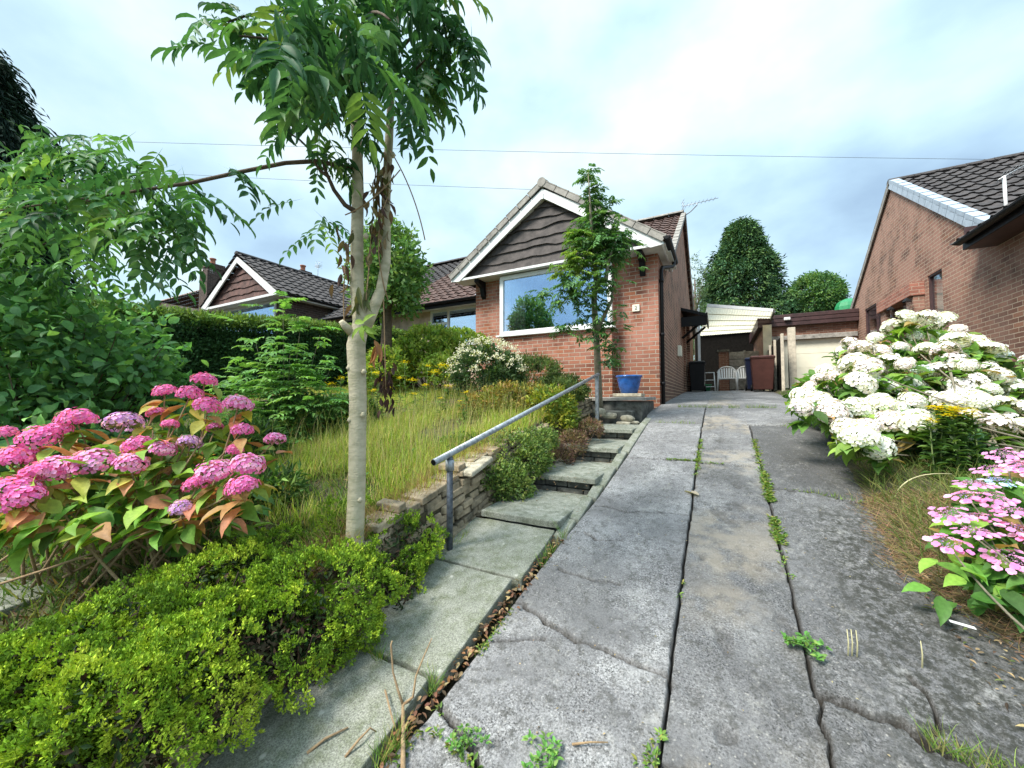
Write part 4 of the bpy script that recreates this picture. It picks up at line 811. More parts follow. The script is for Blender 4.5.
def compound(lm, P, D, n=5, L=.28, l=.10, w=.032, cols=((.05,.12,.04),), droop=.5, tpl='leaf', tw=None):
    """pinnate leaves: rachis from P along D with n pairs and one end leaflet"""
    m = len(P); D = nrm(D); Sd = nrm(np.cross(D, np.array([0,0,1.])+.05*rdir(m))); Up = np.cross(Sd, D); base = pick(m, cols, tw, .15); Ls = L*(.75+.5*rng.random(m))
    for j in range(n+1):
        t = .28+.72*j/n; c = P+D*(Ls*t)[:,None]+np.array([0,0,-1.])*(droop*Ls*t*t*.55)[:,None]
        dd = nrm(D+np.array([0,0,-1.])*droop*t)
        if j == n: lm.add(tpl, c, dd+.1*rdir(m), Up+.2*rdir(m), l*(.8+.4*rng.random(m)), w, base*(1+rng.normal(0,.08,(m,1))))
        else:
            for sg in (-1, 1): lm.add(tpl, c, nrm(dd*.55+Sd*sg*.9+np.array([0,0,-.35*droop])+.22*rdir(m)), Up+.35*rdir(m), l*(.75+.45*rng.random(m))*(1-.25*abs(t-.6)), w, base*(1+rng.normal(0,.10,(m,1))))
    # rachis
    lm.add('quad', P, nrm(D+np.array([0,0,-.3*droop])), Up, Ls, .005, base*.9)
def bez(a, b, c, n=10):
    a, b, c = map(lambda q: np.array(q,float), (a,b,c)); t = np.linspace(0,1,n)[:,None]; return (1-t)**2*a+2*t*(1-t)*b+t*t*c
def taper(n, r0, r1): return list(np.linspace(r0, r1, n))
def plant(name, loc, label, cat, group=None): return thing(name, loc, label, cat, group)

GREEN = [(.045,.12,.035),(.06,.15,.04),(.08,.18,.05)]
# ---- ash tree on the left of the path
ash = plant('ash_tree', (-1.72,1.30,Tz(-1.95,1.3)), 'young ash tree with pale smooth forked trunk growing from the bright green shrub', 'tree')
tb = at(352,655,2.15); fk = at(357,335,2.15)
mb = MB()
pts = [at(350,690,2.12), at(353,640,2.13), at(354,560,2.15), at(357,480,2.15), at(358,400,2.15), at(356,345,2.15)]
mb.tube(pts+[at(361,322,2.15), at(357,290,2.16), at(357,240,2.18), at(358,190,2.2), at(357,140,2.2), at(352,80,2.2), at(346,10,2.2), at(350,-90,2.2)], [.062,.055,.050,.046,.046,.050,.044,.036,.034,.031,.028,.022,.017,.008], 16)
mb.tube([at(363,330,2.15), at(372,312,2.17), at(381,290,2.2), at(386,262,2.24), at(386,200,2.3), at(389,140,2.35), at(392,80,2.35), at(398,0,2.35), at(402,-80,2.35)], [.040,.032,.029,.027,.026,.025,.019,.012,.006], 14)
mb.tube([at(352,332,2.13), at(345,326,2.10), at(341,321,2.08)], [.028,.020,.014], 10)   # cut stub
for (x, y) in ((349,368),(364,372),(350,420),(363,415),(360,500),(349,530),(366,236),(393,155)): # knots
    p = at(x, y, 2.12); mb.tube([p+np.array([0,0,-.016]), p, p+np.array([0,0,.016])], [.006,.016,.006], 8)
mb.build('trunk', M['bark_pale'], ash)
mb = MB()
mb.tube([at(356,212,2.17), at(345,205,2.15), at(334,190,2.12), at(326,172,2.1), at(322,160,2.08)], [.016,.013,.011,.009,.006], 8)
mb.tube([at(357,168,2.2), at(340,166,2.15), at(318,161,2.1), at(285,163,2.05), at(240,172,2.0), at(190,183,1.95), at(130,192,1.9), at(60,202,1.85), at(-30,215,1.8)], [.015,.013,.012,.011,.010,.009,.007,.005,.003], 8)
mb.tube([at(330,178,2.1), at(322,172,2.08), at(316,165,2.05), at(310,150,2.0), at(300,140,2.0), at(282,128,2.0), at(262,120,2.0)], [.01,.008,.007,.006,.005,.004,.003], 6)
BR = [((352,60,2.2),(300,40,1.9),(240,36,1.7)), ((356,90,2.2),(320,60,2.0),(270,50,1.8)), ((392,60,2.35),(425,20,2.2),(446,0,2.1)), ((350,20,2.2),(280,0,1.9),(228,22,1.75)), ((398,0,2.35),(430,-30,2.2),(450,10,2.1)), ((350,100,2.2),(330,80,1.8),(300,70,1.6)), ((390,100,2.35),(415,70,2.2),(425,60,2.1)), ((360,30,2.2),(370,0,1.7),(390,20,1.4)), ((350,-40,2.2),(320,-60,1.7),(300,-20,1.4)), ((392,10,2.3),(400,-60,1.8),(430,-60,1.5))]
for a, b, c in BR: mb.tube(bez(at(*a), at(*b), at(*c), 8), taper(8,.011,.004), 6)
mb.build('limbs', M['bark_dark'], ash)
lm = LM(); AC = [(.05,.145,.065),(.07,.185,.075),(.11,.25,.08),(.19,.33,.09)]; AW = [3,3,2,.7]
def leafspray(pts3, n, L=.26, l=.105, w=.034, droop=.8, spread=.12, cols=AC, tw=AW, out=None):
    pts3 = np.array(pts3); i = rng.integers(0, len(pts3), n); P = pts3[i]+rng.normal(0, spread, (n,3)); D = rdir(n); D[:,2] = -abs(D[:,2])*.6
    if out is not None: D = D+np.array(out)
    compound(lm, P, D, 5, L, l, w, cols, droop, tw=tw)
for a, b, c in BR: leafspray(bez(at(*a), at(*b), at(*c), 10)[3:], 11, spread=.06, L=.18, l=.10, w=.026)
C1 = [at(x, y, d) for x, y, d in [(265,25,1.9),(290,50,1.9),(330,60,2.0),(370,60,2.0),(400,40,2.1),(412,50,2.2),(340,20,1.8),(300,10,1.8),(380,10,1.9),(430,20,2.1),(350,90,2.0),(330,110,2.0),(400,80,2.1),(380,75,2.1),(360,50,1.7),(320,-20,1.8),(400,-30,2.),(310,70,2.),(345,120,2.)]]
leafspray(C1, 92, spread=.085, L=.19, l=.10, w=.024)
leafspray([at(300,60,1.3), at(345,80,1.35), at(370,90,1.5), at(270,30,1.4)], 9, L=.18, l=.11, w=.03, spread=.07)
leafspray([at(240,12,1.8), at(232,28,1.8), at(250,55,1.9), at(275,80,1.9), at(262,72,1.9)], 12, L=.16, l=.09, w=.026, spread=.04)
leafspray([at(450,15,2.2), at(455,35,2.2), at(440,5,2.2)], 16, spread=.05, out=(0,0,-.8))
leafspray([at(428,100,2.2), at(425,85,2.2)], 8, spread=.04, L=.22, out=(0,0,-.5))
leafspray([at(300,130,2.0), at(310,145,2.05), at(325,130,2.1), at(330,150,2.1)], 14, spread=.05, L=.2, l=.07, w=.02)
leafspray([at(322,200,2.1), at(310,208,2.1), at(325,222,2.1)], 6, spread=.03, L=.2, l=.06, w=.022)
leafspray([at(350,-70,2.2), at(350,-45,2.2), at(402,-70,2.35), at(400,-50,2.3), at(375,-60,2.2), at(330,-50,2.1), at(425,-50,2.2)], 44, spread=.08, L=.19, l=.09, w=.024)
# leaves along the long side branch
leafspray(bez(at(215,176,1.98), at(130,192,1.9), at(60,200,1.85), 12), 42, L=.24, l=.085, w=.03, spread=.07, droop=.7)
leafspray([at(195,205,1.9), at(165,235,1.9), at(150,225,1.9), at(180,225,1.9)], 20, L=.2, l=.075, w=.028, spread=.05)
# fresh shoot at the fork
lm.add('leaf', np.array([at(364,325,2.0)]*7)+rng.normal(0,.008,(7,3)), nrm(np.array([(.6,.2,-.9),(.1,0,-1),(-.6,-.1,-.5),(.9,.3,-.4),(-.2,0,-1),(.4,0,.2),(-.5,0,.1)])), np.array([0,-1,.3]), .09, .032, np.array([(.26,.40,.08)]*7))
lm.build('crown', M['leaf'], ash)
lm = LM() # withered leaves and seed strings
for (x, y, d, n) in ((380,190,2.25,26),(378,230,2.2,24),(345,270,2.12,8),(372,225,2.15,14),(384,170,2.28,14),(348,250,2.1,8)):
    P = at(x,y,d)+rng.normal(0,1,(n,3))*[.03,.03,.09]; lm.add('leaf', P, nrm(rdir(n)*.5+[0,0,-1]), rdir(n), .08, .026, pick(n, [(.10,.06,.05),(.16,.10,.06),(.22,.16,.08),(.10,.10,.04)]))
n = 40; lm.add('leaf', at(386,385,2.3)+rng.normal(0,1,(n,3))*[.022,.022,.075], nrm(rdir(n)*.4+[0,0,-1]), rdir(n), .06, .022, pick(n, [(.04,.02,.02),(.07,.035,.03)]))
n = 5; lm.add('leaf', at(377,345,2.05)+rng.normal(0,.012,(n,3)), nrm(rdir(n)*.4+[0,0,-1]), rdir(n), .11, .035, pick(n, [(.35,.18,.08),(.28,.13,.07)]))
n = 6; lm.add('leaf', at(362,290,2.1)+rng.normal(0,.02,(n,3)), nrm(rdir(n)*.3+[0,0,-1]), rdir(n), .13, .03, pick(n, [(.20,.24,.06),(.14,.16,.06)]))
lm.build('withered_leaves', M['leaf'], ash)
mb = MB()
for (a, b, c) in (((372,120,2.3),(382,180,2.28),(386,400,2.3)),((390,150,2.3),(415,190,2.3),(425,240,2.3)),((366,300,2.1),(372,240,2.2),(378,130,2.3)),((345,330,2.1),(340,280,2.1),(352,230,2.15)),((388,300,2.2),(366,230,2.1),(392,190,2.25)),((345,215,2.12),(372,205,2.1),(400,170,2.25))): mb.tube(bez(at(*a),at(*b),at(*c),12), .0035, 5)
mb.build('dead_stems', M['twig'], ash)

# ---- low golden green juniper like shrub spilling over the wall
jun = plant('spreading_shrub', (-2.0,1.0,.4), 'dense bright yellow green spreading shrub spilling over the wall onto the path', 'shrub')
JC = [(.27,.38,.03),(.20,.33,.035),(.13,.25,.035),(.36,.44,.05)]
mounds = [(at(215,610,1.75),(.34,.36,.26)),(at(120,660,1.45),(.34,.34,.24)),(at(50,690,1.3),(.30,.3,.20)),(at(320,600,1.85),(.32,.32,.24)),(at(385,560,2.25),(.22,.26,.19)),(at(395,545,2.35),(.26,.28,.17)),(at(370,525,2.5),(.3,.3,.13)),(at(200,690,1.35),(.20,.22,.22)),(at(100,740,1.15),(.22,.22,.2)),(at(-40,740,1.2),(.3,.25,.22)),(at(300,650,1.65),(.18,.2,.18)),(at(270,560,2.25),(.3,.3,.15)),(at(400,590,2.1),(.10,.12,.12)),(at(262,625,1.72),(.24,.26,.20)),(at(330,625,1.85),(.2,.24,.16)),(at(200,640,1.55),(.24,.24,.2))]
lm = LM(); lo_ = LM(); core = MB()
for k, (c, r) in enumerate(mounds):
    n = int(9000*r[0]*(r[0]+r[2])*2.2)
    P, N = shell(n, c, r, -.75, .86, .22, 2.6, k+1); 
    # clumpy relief
    q = vnoise(P, 17, 5)+.9*vnoise(P, 38, 6); q2 = fbm(P, 9, 55, 2); P = P+N*((q-.95)*.070+(q2-.5)*.17)[:,None]
    hol = fbm(P, 7, 77, 2) > .40; P, N, q = P[hol], N[hol], q[hol]
    hi_ = (N[:,2] > .1)
    pm = vnoise(P,16,91)+.6*vnoise(P,5,92)+rng.normal(0,.15,len(P)); base = np.array([(.15,.26,.03),(.25,.40,.035),(.36,.49,.04),(.47,.57,.06)])[np.clip((pm*3.2-.9).astype(int),0,3)]
    kk = 11; PP = np.repeat(P,kk,0)+rng.normal(0,.0055,(len(P)*kk,3)); NN = np.repeat(N,kk,0)
    D = nrm(NN*.8+[0,0,.45]+.8*rdir(len(PP))); cc = np.repeat(base,kk,0)*(1+rng.normal(0,.22,(len(PP),1)))
    lm.add('fold', PP, D, nrm(NN+rdir(len(PP))), .0125*(.6+.8*rng.random(len(PP))), .0075, cc)
    # inner branches and old foliage
    n2 = n//3; P2, N2 = shell(n2, c, np.array(r)*.86, -.8, .6, .2, 2.6, k+1); lo_.add('fold', P2, rdir(len(P2)), N2, .03, .012, pick(len(P2), [(.03,.045,.015),(.05,.03,.02),(.03,.06,.02)]))
    for _ in range(10): 
        e, _n = shell(1, c, np.array(r)*.9, -.2, .9); core.tube(bez(np.array(c)-[0,0,r[2]*.9], (np.array(c)+e[0])/2-[0,0,.05], e[0], 6), taper(6,.007,.002), 5)
lm.build('foliage', M['needle'], jun); lo_.build('inner_foliage', M['needle'], jun); core.build('stems', M['bark_dark'], jun)

# ---- hydrangeas
def head_mesh(name, cols, R_=.085, flat=.72, n=95, ps=.0135):
    lm = LM(); i = np.arange(n)+.5; z = 1-1.25*i/n; th = i*2.39996; s_ = np.sqrt(np.clip(1-z*z,0,1)); d = np.stack([s_*np.cos(th), s_*np.sin(th), z],1)+rng.normal(0,.035,(n,3))
    P = d*[R_,R_,R_*flat]*(1+rng.normal(0,.05,(n,1))); N = nrm(d*[1,1,1/flat]+.25*rdir(n)); T1 = nrm(np.cross(N, rdir(n))); T2 = np.cross(N, T1); c = pick(n, cols, None, .10)
    for k in range(4):
        a = k*math.pi/2; D = nrm(T1*math.cos(a)+T2*math.sin(a)+.12*N); lm.add('petal', P, D, N, ps*(.9+.25*rng.random(n)), ps*1.15, c*(1+rng.normal(0,.05,(n,1))))
    lm.add('quad', P+N*.002-T1*.002, T1, N, .004, .004, c*.75)
    dd = rdir(60); dd[:,2] = -abs(dd[:,2])*.3; lm.add('fold', dd*[R_*.55,R_*.55,R_*.3], dd, [0,0,1], R_*.5, .006, (.16,.2,.07))
    o = lm.build(name, M['petal']); me = o.data; bpy.data.objects.remove(o); return me
def lace_mesh(name, cols, fert, R_=.075):
    lm = LM(); n = 90; a = rng.random(n)*6.283; r_ = R_*.6*np.sqrt(rng.random(n)); P = np.stack([r_*np.cos(a), r_*np.sin(a), .008*rng.random(n)+.012-r_*.15],1); lm.add('quad', P, rdir(n)+[0,0,.5], rdir(n), .007, .006, pick(n, fert, None, .15))
    m = 17; a = np.arange(m)*6.283*2/m+rng.normal(0,.15,m); rr = R_*np.where(np.arange(m)%2 == 0, 1.0, .68)*(.85+.25*rng.random(m)); P = np.stack([rr*np.cos(a), rr*np.sin(a), rng.normal(0,.005,m)],1); N = nrm(np.stack([.35*np.cos(a), .35*np.sin(a), np.ones(m)],1)+.2*rdir(m)); T1 = nrm(np.cross(N, rdir(m))); T2 = np.cross(N, T1); c = pick(m, cols, None, .08)
    for k in range(4): b = k*math.pi/2; lm.add('petal', P, T1*math.cos(b)+T2*math.sin(b)+.15*N, N, .0150, .017, c*(1+rng.normal(0,.06,(m,1))))
    o = lm.build(name, M['petal']); me = o.data; bpy.data.objects.remove(o); return me
def pix(P):
    d = np.asarray(P)-CAM; z = d@Fv; return 512+FPX*(d@Rv)/z, 384-FPX*(d@Uv)/z, z
def put_head(parent, me, p, rot=None, sc=1., name='flower_head'):
    o = bpy.data.objects.new(name, me); COL.objects.link(o); o.parent = parent; o.location = Vector([float(q) for q in p])-Vector([float(q) for q in ORG[parent.name]])
    o.rotation_euler = rot if rot is not None else (random.uniform(-.35,.35), random.uniform(-.35,.35), random.uniform(0,6.28)); o.scale = (sc*random.uniform(.97,1.03),sc*random.uniform(.97,1.03),sc*random.uniform(.9,1.05)); return o
PINK = [head_mesh('pink_head', [(.86,.20,.55),(.90,.32,.66),(.80,.15,.46)], .083, .78, 130, .0115), head_mesh('pink_head', [(.88,.34,.70),(.9,.46,.76),(.84,.22,.56)], .083, .78, 130, .0115), head_mesh('mauve_head', [(.70,.38,.76),(.84,.52,.82),(.58,.30,.68)], .083, .75, 120, .0115)]
hp = plant('pink_hydrangea', tuple(at(140,560,2.3)*[1,1,0]+[0,0,.75]), 'mophead hydrangea with magenta pink blooms and reddening leaves at the left', 'hydrangea')
H = [(204,381,2.35,0,.78),(165,392,2.3,0,.7),(190,395,2.3,0,.8),(208,407,2.25,0,.85),(238,406,2.25,1,.9),(77,420,2.1,0,.9),(58,430,2.05,0,.7),(124,424,2.15,2,1.),(40,438,2.0,0,.95),(21,458,1.95,0,.9),(8,462,1.9,0,.7),(137,446,2.1,0,.75),(91,463,1.95,1,1.05),(131,465,2.0,1,.85),(56,470,1.9,1,1.),(40,474,1.85,0,.8),(190,443,2.15,2,.65),(163,450,2.1,1,.7),(242,431,2.2,0,.65),(275,440,2.2,1,.65),(248,466,2.05,1,.95),(215,472,2.0,1,.95),(197,485,1.95,0,.7),(242,488,1.95,0,.85),(181,508,1.9,2,.55),(17,490,1.75,0,.95),(22,501,1.72,0,.9),(170,425,2.2,0,.5),(215,428,2.25,0,.5),(5,433,2.05,0,.55),(155,413,2.25,0,.5),(235,450,2.15,0,.5)]
mb = MB(); fl_ = LM(); HB = at(130,560,2.1)*[1,1,0]+[0,0,.62]
for (x, y, d, v, s_) in H:
    p = at(x, y, d-.12); put_head(hp, PINK[v], p, sc=s_*.92); b = HB+rng.normal(0,.18,3)*[1,1,0]; mb.tube(bez(b, (b*.4+p*.6)-[0,0,.08], p-[0,0,.01], 8), taper(8,.007,.0035), 6)
    n = 6; a = rng.random(n)*6.28; D = np.stack([np.cos(a), np.sin(a), rng.normal(-.45,.3,n)],1); fl_.add('leaf', p-[0,0,.075]+rng.normal(0,.02,(n,3)), D, np.array([0,0,1.])+.3*rdir(n), .10+.05*rng.random(n), .062, pick(n, [(.26,.36,.06),(.46,.28,.11),(.58,.24,.13),(.18,.30,.06),(.40,.38,.08)], [2,2,1.5,2,2]))
n = 700; c = at(135,490,2.2); P = c+rng.normal(0,1,(n,3))*[.36,.26,.17]; px1, py1, pz1 = pix(P); P = P[(P[:,2] > .62) & (px1 < 255) & (py1 > 440+.25*abs(px1-150)) & (py1 < 548) & (pz1 > 1.8)]; n = len(P); D = nrm((P-HB)*[1,1,.3]+.35*rdir(n)+[0,0,-.15])
fl_.add('leaf', P, D, nrm(np.array([-.0,-.5,1.])+.45*rdir(n)), .09+.08*rng.random(n), .055+.03*rng.random(n), pick(n, [(.16,.32,.055),(.24,.40,.06),(.10,.22,.05),(.52,.24,.12),(.50,.36,.11)], [3,3,2,1.2,1.2]))
bl = [(120,520,1.75),(60,520,1.65),(30,545,1.55),(150,520,1.8),(80,500,1.75),(175,530,1.8),(15,530,1.5),(100,540,1.65),(200,520,1.9),(135,495,1.8),(50,560,1.55),(160,560,1.8),(40,500,1.65),(75,550,1.6),(190,545,1.85),(10,565,1.5),(115,560,1.65),(60,540,1.6)]
bl = [(x, min(y, 535)-8, d+.06) for x, y, d in bl]
for (x, y, d) in bl:
    k = 5; P = np.array([at(x,y,d)]*k)+rng.normal(0,.03,(k,3)); fl_.add('leaf', P, nrm(np.stack([rng.normal(0,1,k), -abs(rng.normal(.6,.4,k)), rng.normal(-.25,.3,k)],1)), np.array([0,-.7,1.])+.3*rdir(k), .12+.05*rng.random(k), .065, pick(k, [(.26,.44,.06),(.18,.36,.06),(.36,.46,.07),(.52,.28,.13)], [3,3,2,1]))
for _ in range(26): b = HB+rng.normal(0,.2,3)*[1,1,.2]; e = at(random.uniform(10,250), random.uniform(430,530), 2.05); mb.tube(bez(b, (b+e)/2-[0,0,.1], e, 6), taper(6,.007,.003), 5)
fl_.build('foliage', M['leaf'], hp); mb.build('stems', M['twig'], hp)
# white hydrangea on the right
WH = [head_mesh('white_head', [(.88,.85,.84),(.9,.88,.88),(.88,.80,.82)], .088, .85, 120, .0145), head_mesh('white_head', [(.9,.9,.88),(.88,.88,.82)], .088, .85, 120, .0145), head_mesh('blush_head', [(.88,.74,.78),(.88,.82,.84),(.82,.72,.82)], .088, .85, 120, .0145), head_mesh('bluish_head', [(.70,.80,.90),(.82,.86,.90)], .088, .8, 110, .0145)]
hw = plant('white_hydrangea', (1.9,4.4,Tz(1.9,4.4)), 'large mophead hydrangea with white and blush blooms beside the driveway', 'hydrangea')
H = [(905,318),(925,322),(942,322),(893,328),(958,330),(875,338),(915,336),(935,338),(953,343),(975,345),(862,350),(880,352),(900,348),(925,350),(945,352),(965,352),(990,352),(1003,358),(848,345),(838,352),(852,365),(868,368),(888,366),(842,380),(860,384),(905,364),(922,372),(950,362),(968,366),(985,370),(1000,376),(820,372),(812,380),(800,388),(828,392),(848,398),(795,398),(808,402),(834,380),(872,382),(890,388),(908,384),(938,372),(975,384),(990,390),(1010,388),(1022,395),(822,405),(832,418),(826,412),(857,410),(866,428),(880,404),(895,410),(912,402),(930,398),(905,425),(918,424),(890,422),(948,402),(962,400),(978,402),(1000,408),(1018,412),(859,438),(879,448),(992,428),(1008,420),(1020,430),(960,388),(790,408),(843,428),(970,418),(1030,378),(1040,400),(1045,425),(1035,362)]
mb = MB(); fw_ = LM(); HB = np.array([2.0,4.5,Tz(2,4.5)])
for k, (x, y) in enumerate(H):
    x = x+max(0, (860-x)*.16)
    d = 4.15-.0105*(y-318)+random.uniform(-.15,.15)+(.35 if x < 850 and y < 400 else 0); p = at(x, y, d); v = random.choice([0,0,1,1,2]) if (x,y) not in ((922,372),(795,398),(1003,358)) else 3
    if x < 870 and y < 395: v = 2 if random.random() < .6 else 0
    put_head(hw, WH[v], p, (random.uniform(.1,.9), random.uniform(-.7,.3), random.uniform(0,6.28)), 1.13*random.choice([.7,.88,1.,1.05,1.15])); b = HB+rng.normal(0,.25,3)*[1,1,0]; mb.tube(bez(b, (b*.4+p*.6)-[0,0,.1], p-[0,0,.02], 7), taper(7,.010,.004), 5)
    n = 12; a = rng.random(n)*6.28; D = np.stack([np.cos(a), np.sin(a), rng.normal(-.2,.4,n)],1); fw_.add('leaf', p-[0,0,.08]+rng.normal(0,.035,(n,3)), D, np.array([0,-.2,1.])+.3*rdir(n), .15, .085, pick(n, [(.15,.29,.06),(.24,.38,.07),(.38,.27,.10),(.10,.20,.05)], [3,3,.7,2]))
for (x, y, d, r) in ((920,380,4.0,(.6,.4,.35)),(870,410,3.7,(.4,.35,.3)),(980,410,3.7,(.5,.4,.35)),(830,400,4.3,(.35,.4,.28)),(900,440,3.4,(.45,.3,.25)),(960,450,3.3,(.5,.3,.25))):
    P, N = shell(520, at(x,y,d), r, -.8, .55, .2, 2, 4); n = len(P); fw_.add('leaf', P, nrm(N+.9*rdir(n)), nrm(N+[0,0,1.]+.5*rdir(n)), .12, .07, pick(n, [(.12,.26,.05),(.18,.34,.06),(.08,.17,.04),(.34,.24,.10)], [3,2.5,2,.4]))
fw_.build('foliage', M['leaf'], hw); mb.build('stems', M['bark_grey'], hw)
# lacecap on the right
LCm_ = [lace_mesh('lace_head', [(.78,.28,.62),(.84,.40,.72),(.80,.34,.66)], [(.45,.25,.50),(.6,.3,.5)]), lace_mesh('lace_head', [(.82,.22,.52),(.86,.46,.70)], [(.6,.3,.4),(.4,.3,.6)]), lace_mesh('blue_lace_head', [(.30,.48,.80),(.45,.60,.85)], [(.25,.35,.65),(.4,.3,.6)])]
_lm0 = lace_mesh
LCm = [lace_mesh('lace_head', [(.74,.24,.56),(.80,.36,.66),(.84,.36,.66),(.82,.34,.62)], [(.45,.25,.50),(.6,.3,.5)], .068), lace_mesh('lace_head', [(.84,.26,.56),(.88,.50,.72)], [(.6,.3,.4),(.4,.3,.6)], .064), lace_mesh('blue_lace_head', [(.42,.58,.84),(.55,.68,.88),(.82,.6,.82)], [(.25,.35,.65),(.4,.3,.6)], .066)]
lh = plant('lacecap_hydrangea', (1.22,2.25,Tz(1.22,2.25)), 'pink lacecap hydrangea with one blue bloom at the right edge of the driveway', 'hydrangea')
H = [(1004,455,2.7,0),(1022,466,2.6,1),(992,470,2.6,0),(974,485,2.6,0),(1000,482,2.5,2),(968,497,2.45,1),(992,499,2.3,0),(950,515,2.3,0),(978,518,2.2,1),(976,533,2.2,0),(1014,512,2.1,0),(1018,530,2.05,1),(948,544,2.15,1),(1008,560,1.9,0),(1035,540,1.9,1),(1040,500,2.1,0),(1028,470,2.4,1)]
mb = MB(); fl_ = LM(); HB = np.array([1.22,2.25,Tz(1.22,2.25)])
for (x, y, d, v) in H:
    d = float(np.interp(y,[450,500,540,576],[2.15,1.85,1.62,1.48]))+random.uniform(-.06,.06); p = at(x, y, d); put_head(lh, LCm[v], p, (random.uniform(.05,.5), random.uniform(-.35,.05), random.uniform(-.5,.5)), 1.0); n = 12 if x > 980 else 5; q_ = rng.random(n)[:,None]; P = p-[0,0,.075]+rng.normal(0,.055,(n,3))*[1,1,.3]-q_*[0,-.05,.16]; P = P[P[:,2] > T(P[:,0],P[:,1])+.02]; n = len(P); fl_.add('leaf', P, rdir(n)*[1,1,.35]+[-.2,-.5,-.15], np.array([0,-.4,1.])+.35*rdir(n), .09+.05*rng.random(n), .058, pick(n, [(.13,.30,.05),(.19,.38,.06),(.26,.44,.07),(.09,.20,.05),(.36,.26,.08)], [3,3,2,2,.5])); b = HB+rng.normal(0,.12,3)*[1,1,0]; mb.tube(bez(b, (b*.4+p*.6)-[0,0,.1], p-[0,0,.005], 7), taper(7,.007,.003), 5)
for (x, y, n) in ((1005,515,50),(1000,545,50),(1008,580,30),(1018,582,50),(1040,590,40),(1045,560,40),(985,505,24)):
    d = float(np.interp(y,[450,500,540,576,620],[2.25,1.95,1.72,1.58,1.5])); P = at(x,y,d+.06)+rng.normal(0,.06,(n,3)); P[:,2] = np.maximum(P[:,2], T(P[:,0],P[:,1])+.03); fl_.add('leaf', P, nrm(np.stack([rng.normal(-.3,.8,n), rng.normal(-.5,.6,n), rng.normal(-.2,.35,n)],1)), np.array([0,-.4,1.])+.35*rdir(n), .09+.05*rng.random(n), .060, pick(n, [(.10,.24,.045),(.15,.32,.05),(.24,.42,.07),(.07,.16,.04),(.40,.28,.10)], [3,3,1.2,2.5,.4]))
fl_.build('foliage', M['leaf'], lh); mb.build('stems', M['bark_grey'], lh)

# ---- generic leafy shrubs
def shrub(name, parts, label, cat, cols, k=5, L=.05, W=.025, w=None, tpl='leaf', dens=900, bot=-.6, inner=.6, spread=.9, flowers=None, stems=8, mat='leaf', jit=.02, stemmat='bark_dark', zbase=None, group=None, nz=.2, droop=0, fol='foliage'):
    c0 = np.array(parts[0][0]); zb = Tz(c0[0], c0[1]) if zbase is None else zbase; t = plant(name, (c0[0],c0[1],zb), label, cat, group); lm = LM(); mb = MB()
    for i, (c, r) in enumerate(parts):
        r = np.array(r,float); n = int(dens*(r[0]*r[1]+r[0]*r[2]+r[1]*r[2])); P, N = shell(n, c, r, bot, inner, nz, 2.2, i+3+len(label)); hol = fbm(P, 1.6/r[0]*1.3, 17+i, 2) > .36; P, N = P[hol], N[hol]
        tufts(lm, P, N+[0,0,.25], k, L, W, cols, w, spread, tpl, jit, droop)
        for _ in range(stems): e, _n = shell(1, c, r*.9, .0, .9); b = np.array([c0[0], c0[1], zb])+rng.normal(0,.05,3)*[1,1,0]; mb.tube(bez(b, (b+e[0])/2+[0,0,-.1], e[0], 6), taper(6, min(.012, r[0]*.05), .003), 5)
    lm.build(fol, M[mat], t)
    if stems: mb.build('stems', M[stemmat], t)
    if flowers:
        fm = LM()
        for (pts, rr, n, sz, cols2) in flowers:
            for p in pts: P = np.array(p)+rng.normal(0,1,(n,3))*np.array(rr); fm.add('petal', P, rdir(n)+[0,0,.3], [0,-.5,1.]+.6*rdir(n), sz, sz*.9, pick(n, cols2, None, .08))
        fm.build('flowers', M['petal'], t)
    return t
G1 = [(.05,.12,.035),(.07,.16,.04),(.10,.20,.05)]
# big leaved lilac like shrub at left
lc = [(at(60,350,3.3),(.75,.6,.55)),(at(10,400,3.0),(.6,.5,.6)),(at(120,360,3.4),(.42,.4,.45)),(at(0,320,3.0),(.5,.5,.45)),(at(-60,380,2.8),(.6,.5,.8)),(at(150,400,3.6),(.3,.3,.4)),(at(40,460,3.0),(.7,.5,.5))]
shrub('lilac_shrub', lc, 'tall shrub with broad matt green leaves filling the left edge behind the pink hydrangea', 'shrub', [(.12,.28,.10),(.16,.35,.12),(.22,.42,.13),(.09,.20,.08)], k=3, L=.085, W=.055, dens=430, nz=.5, spread=1.1, jit=.06, inner=.35, w=[3,3,1.6,2], droop=.35, stems=7)
# left ash foliage above and dark conifer
tl = plant('leaning_ash', (-5.2,1.2,1.3), 'ash tree foliage entering from the left edge above the broad leaved shrub', 'tree')
lm = LM(); leafspray_src = [at(x, y, d) for x, y, d in [(10,180,2.8),(40,190,2.8),(70,200,2.9),(30,230,2.9),(60,240,3.0),(90,230,3.0),(10,260,2.9),(50,270,3.),(-20,220,2.8),(-30,170,2.8),(20,150,2.8),(80,170,2.9),(110,160,2.8),(100,260,3.0)]]
leafspray(leafspray_src, 170, L=.24, l=.085, w=.027, spread=.12, cols=[(.09,.22,.08),(.13,.29,.09),(.19,.36,.11)], tw=[3,3,1.5]); leafspray([at(100,150,2.7), at(125,160,2.6), at(150,165,2.5), at(75,150,2.7)], 30, L=.24, l=.09, w=.03, spread=.08)
lm.build('crown', M['leaf'], tl)
mb = MB(); mb.tube([(-6.4,1.5,1.2), at(-60,330,3.6), at(-20,240,3.0), at(40,215,2.8), at(110,195,2.6)], [.06,.05,.035,.02,.008], 10)
for e in leafspray_src[::2]: mb.tube(bez(at(-30,300,3.2), at(10,250,2.9), e, 7), taper(7,.016,.004), 6)
mb.build('trunk', M['bark_dark'], tl)
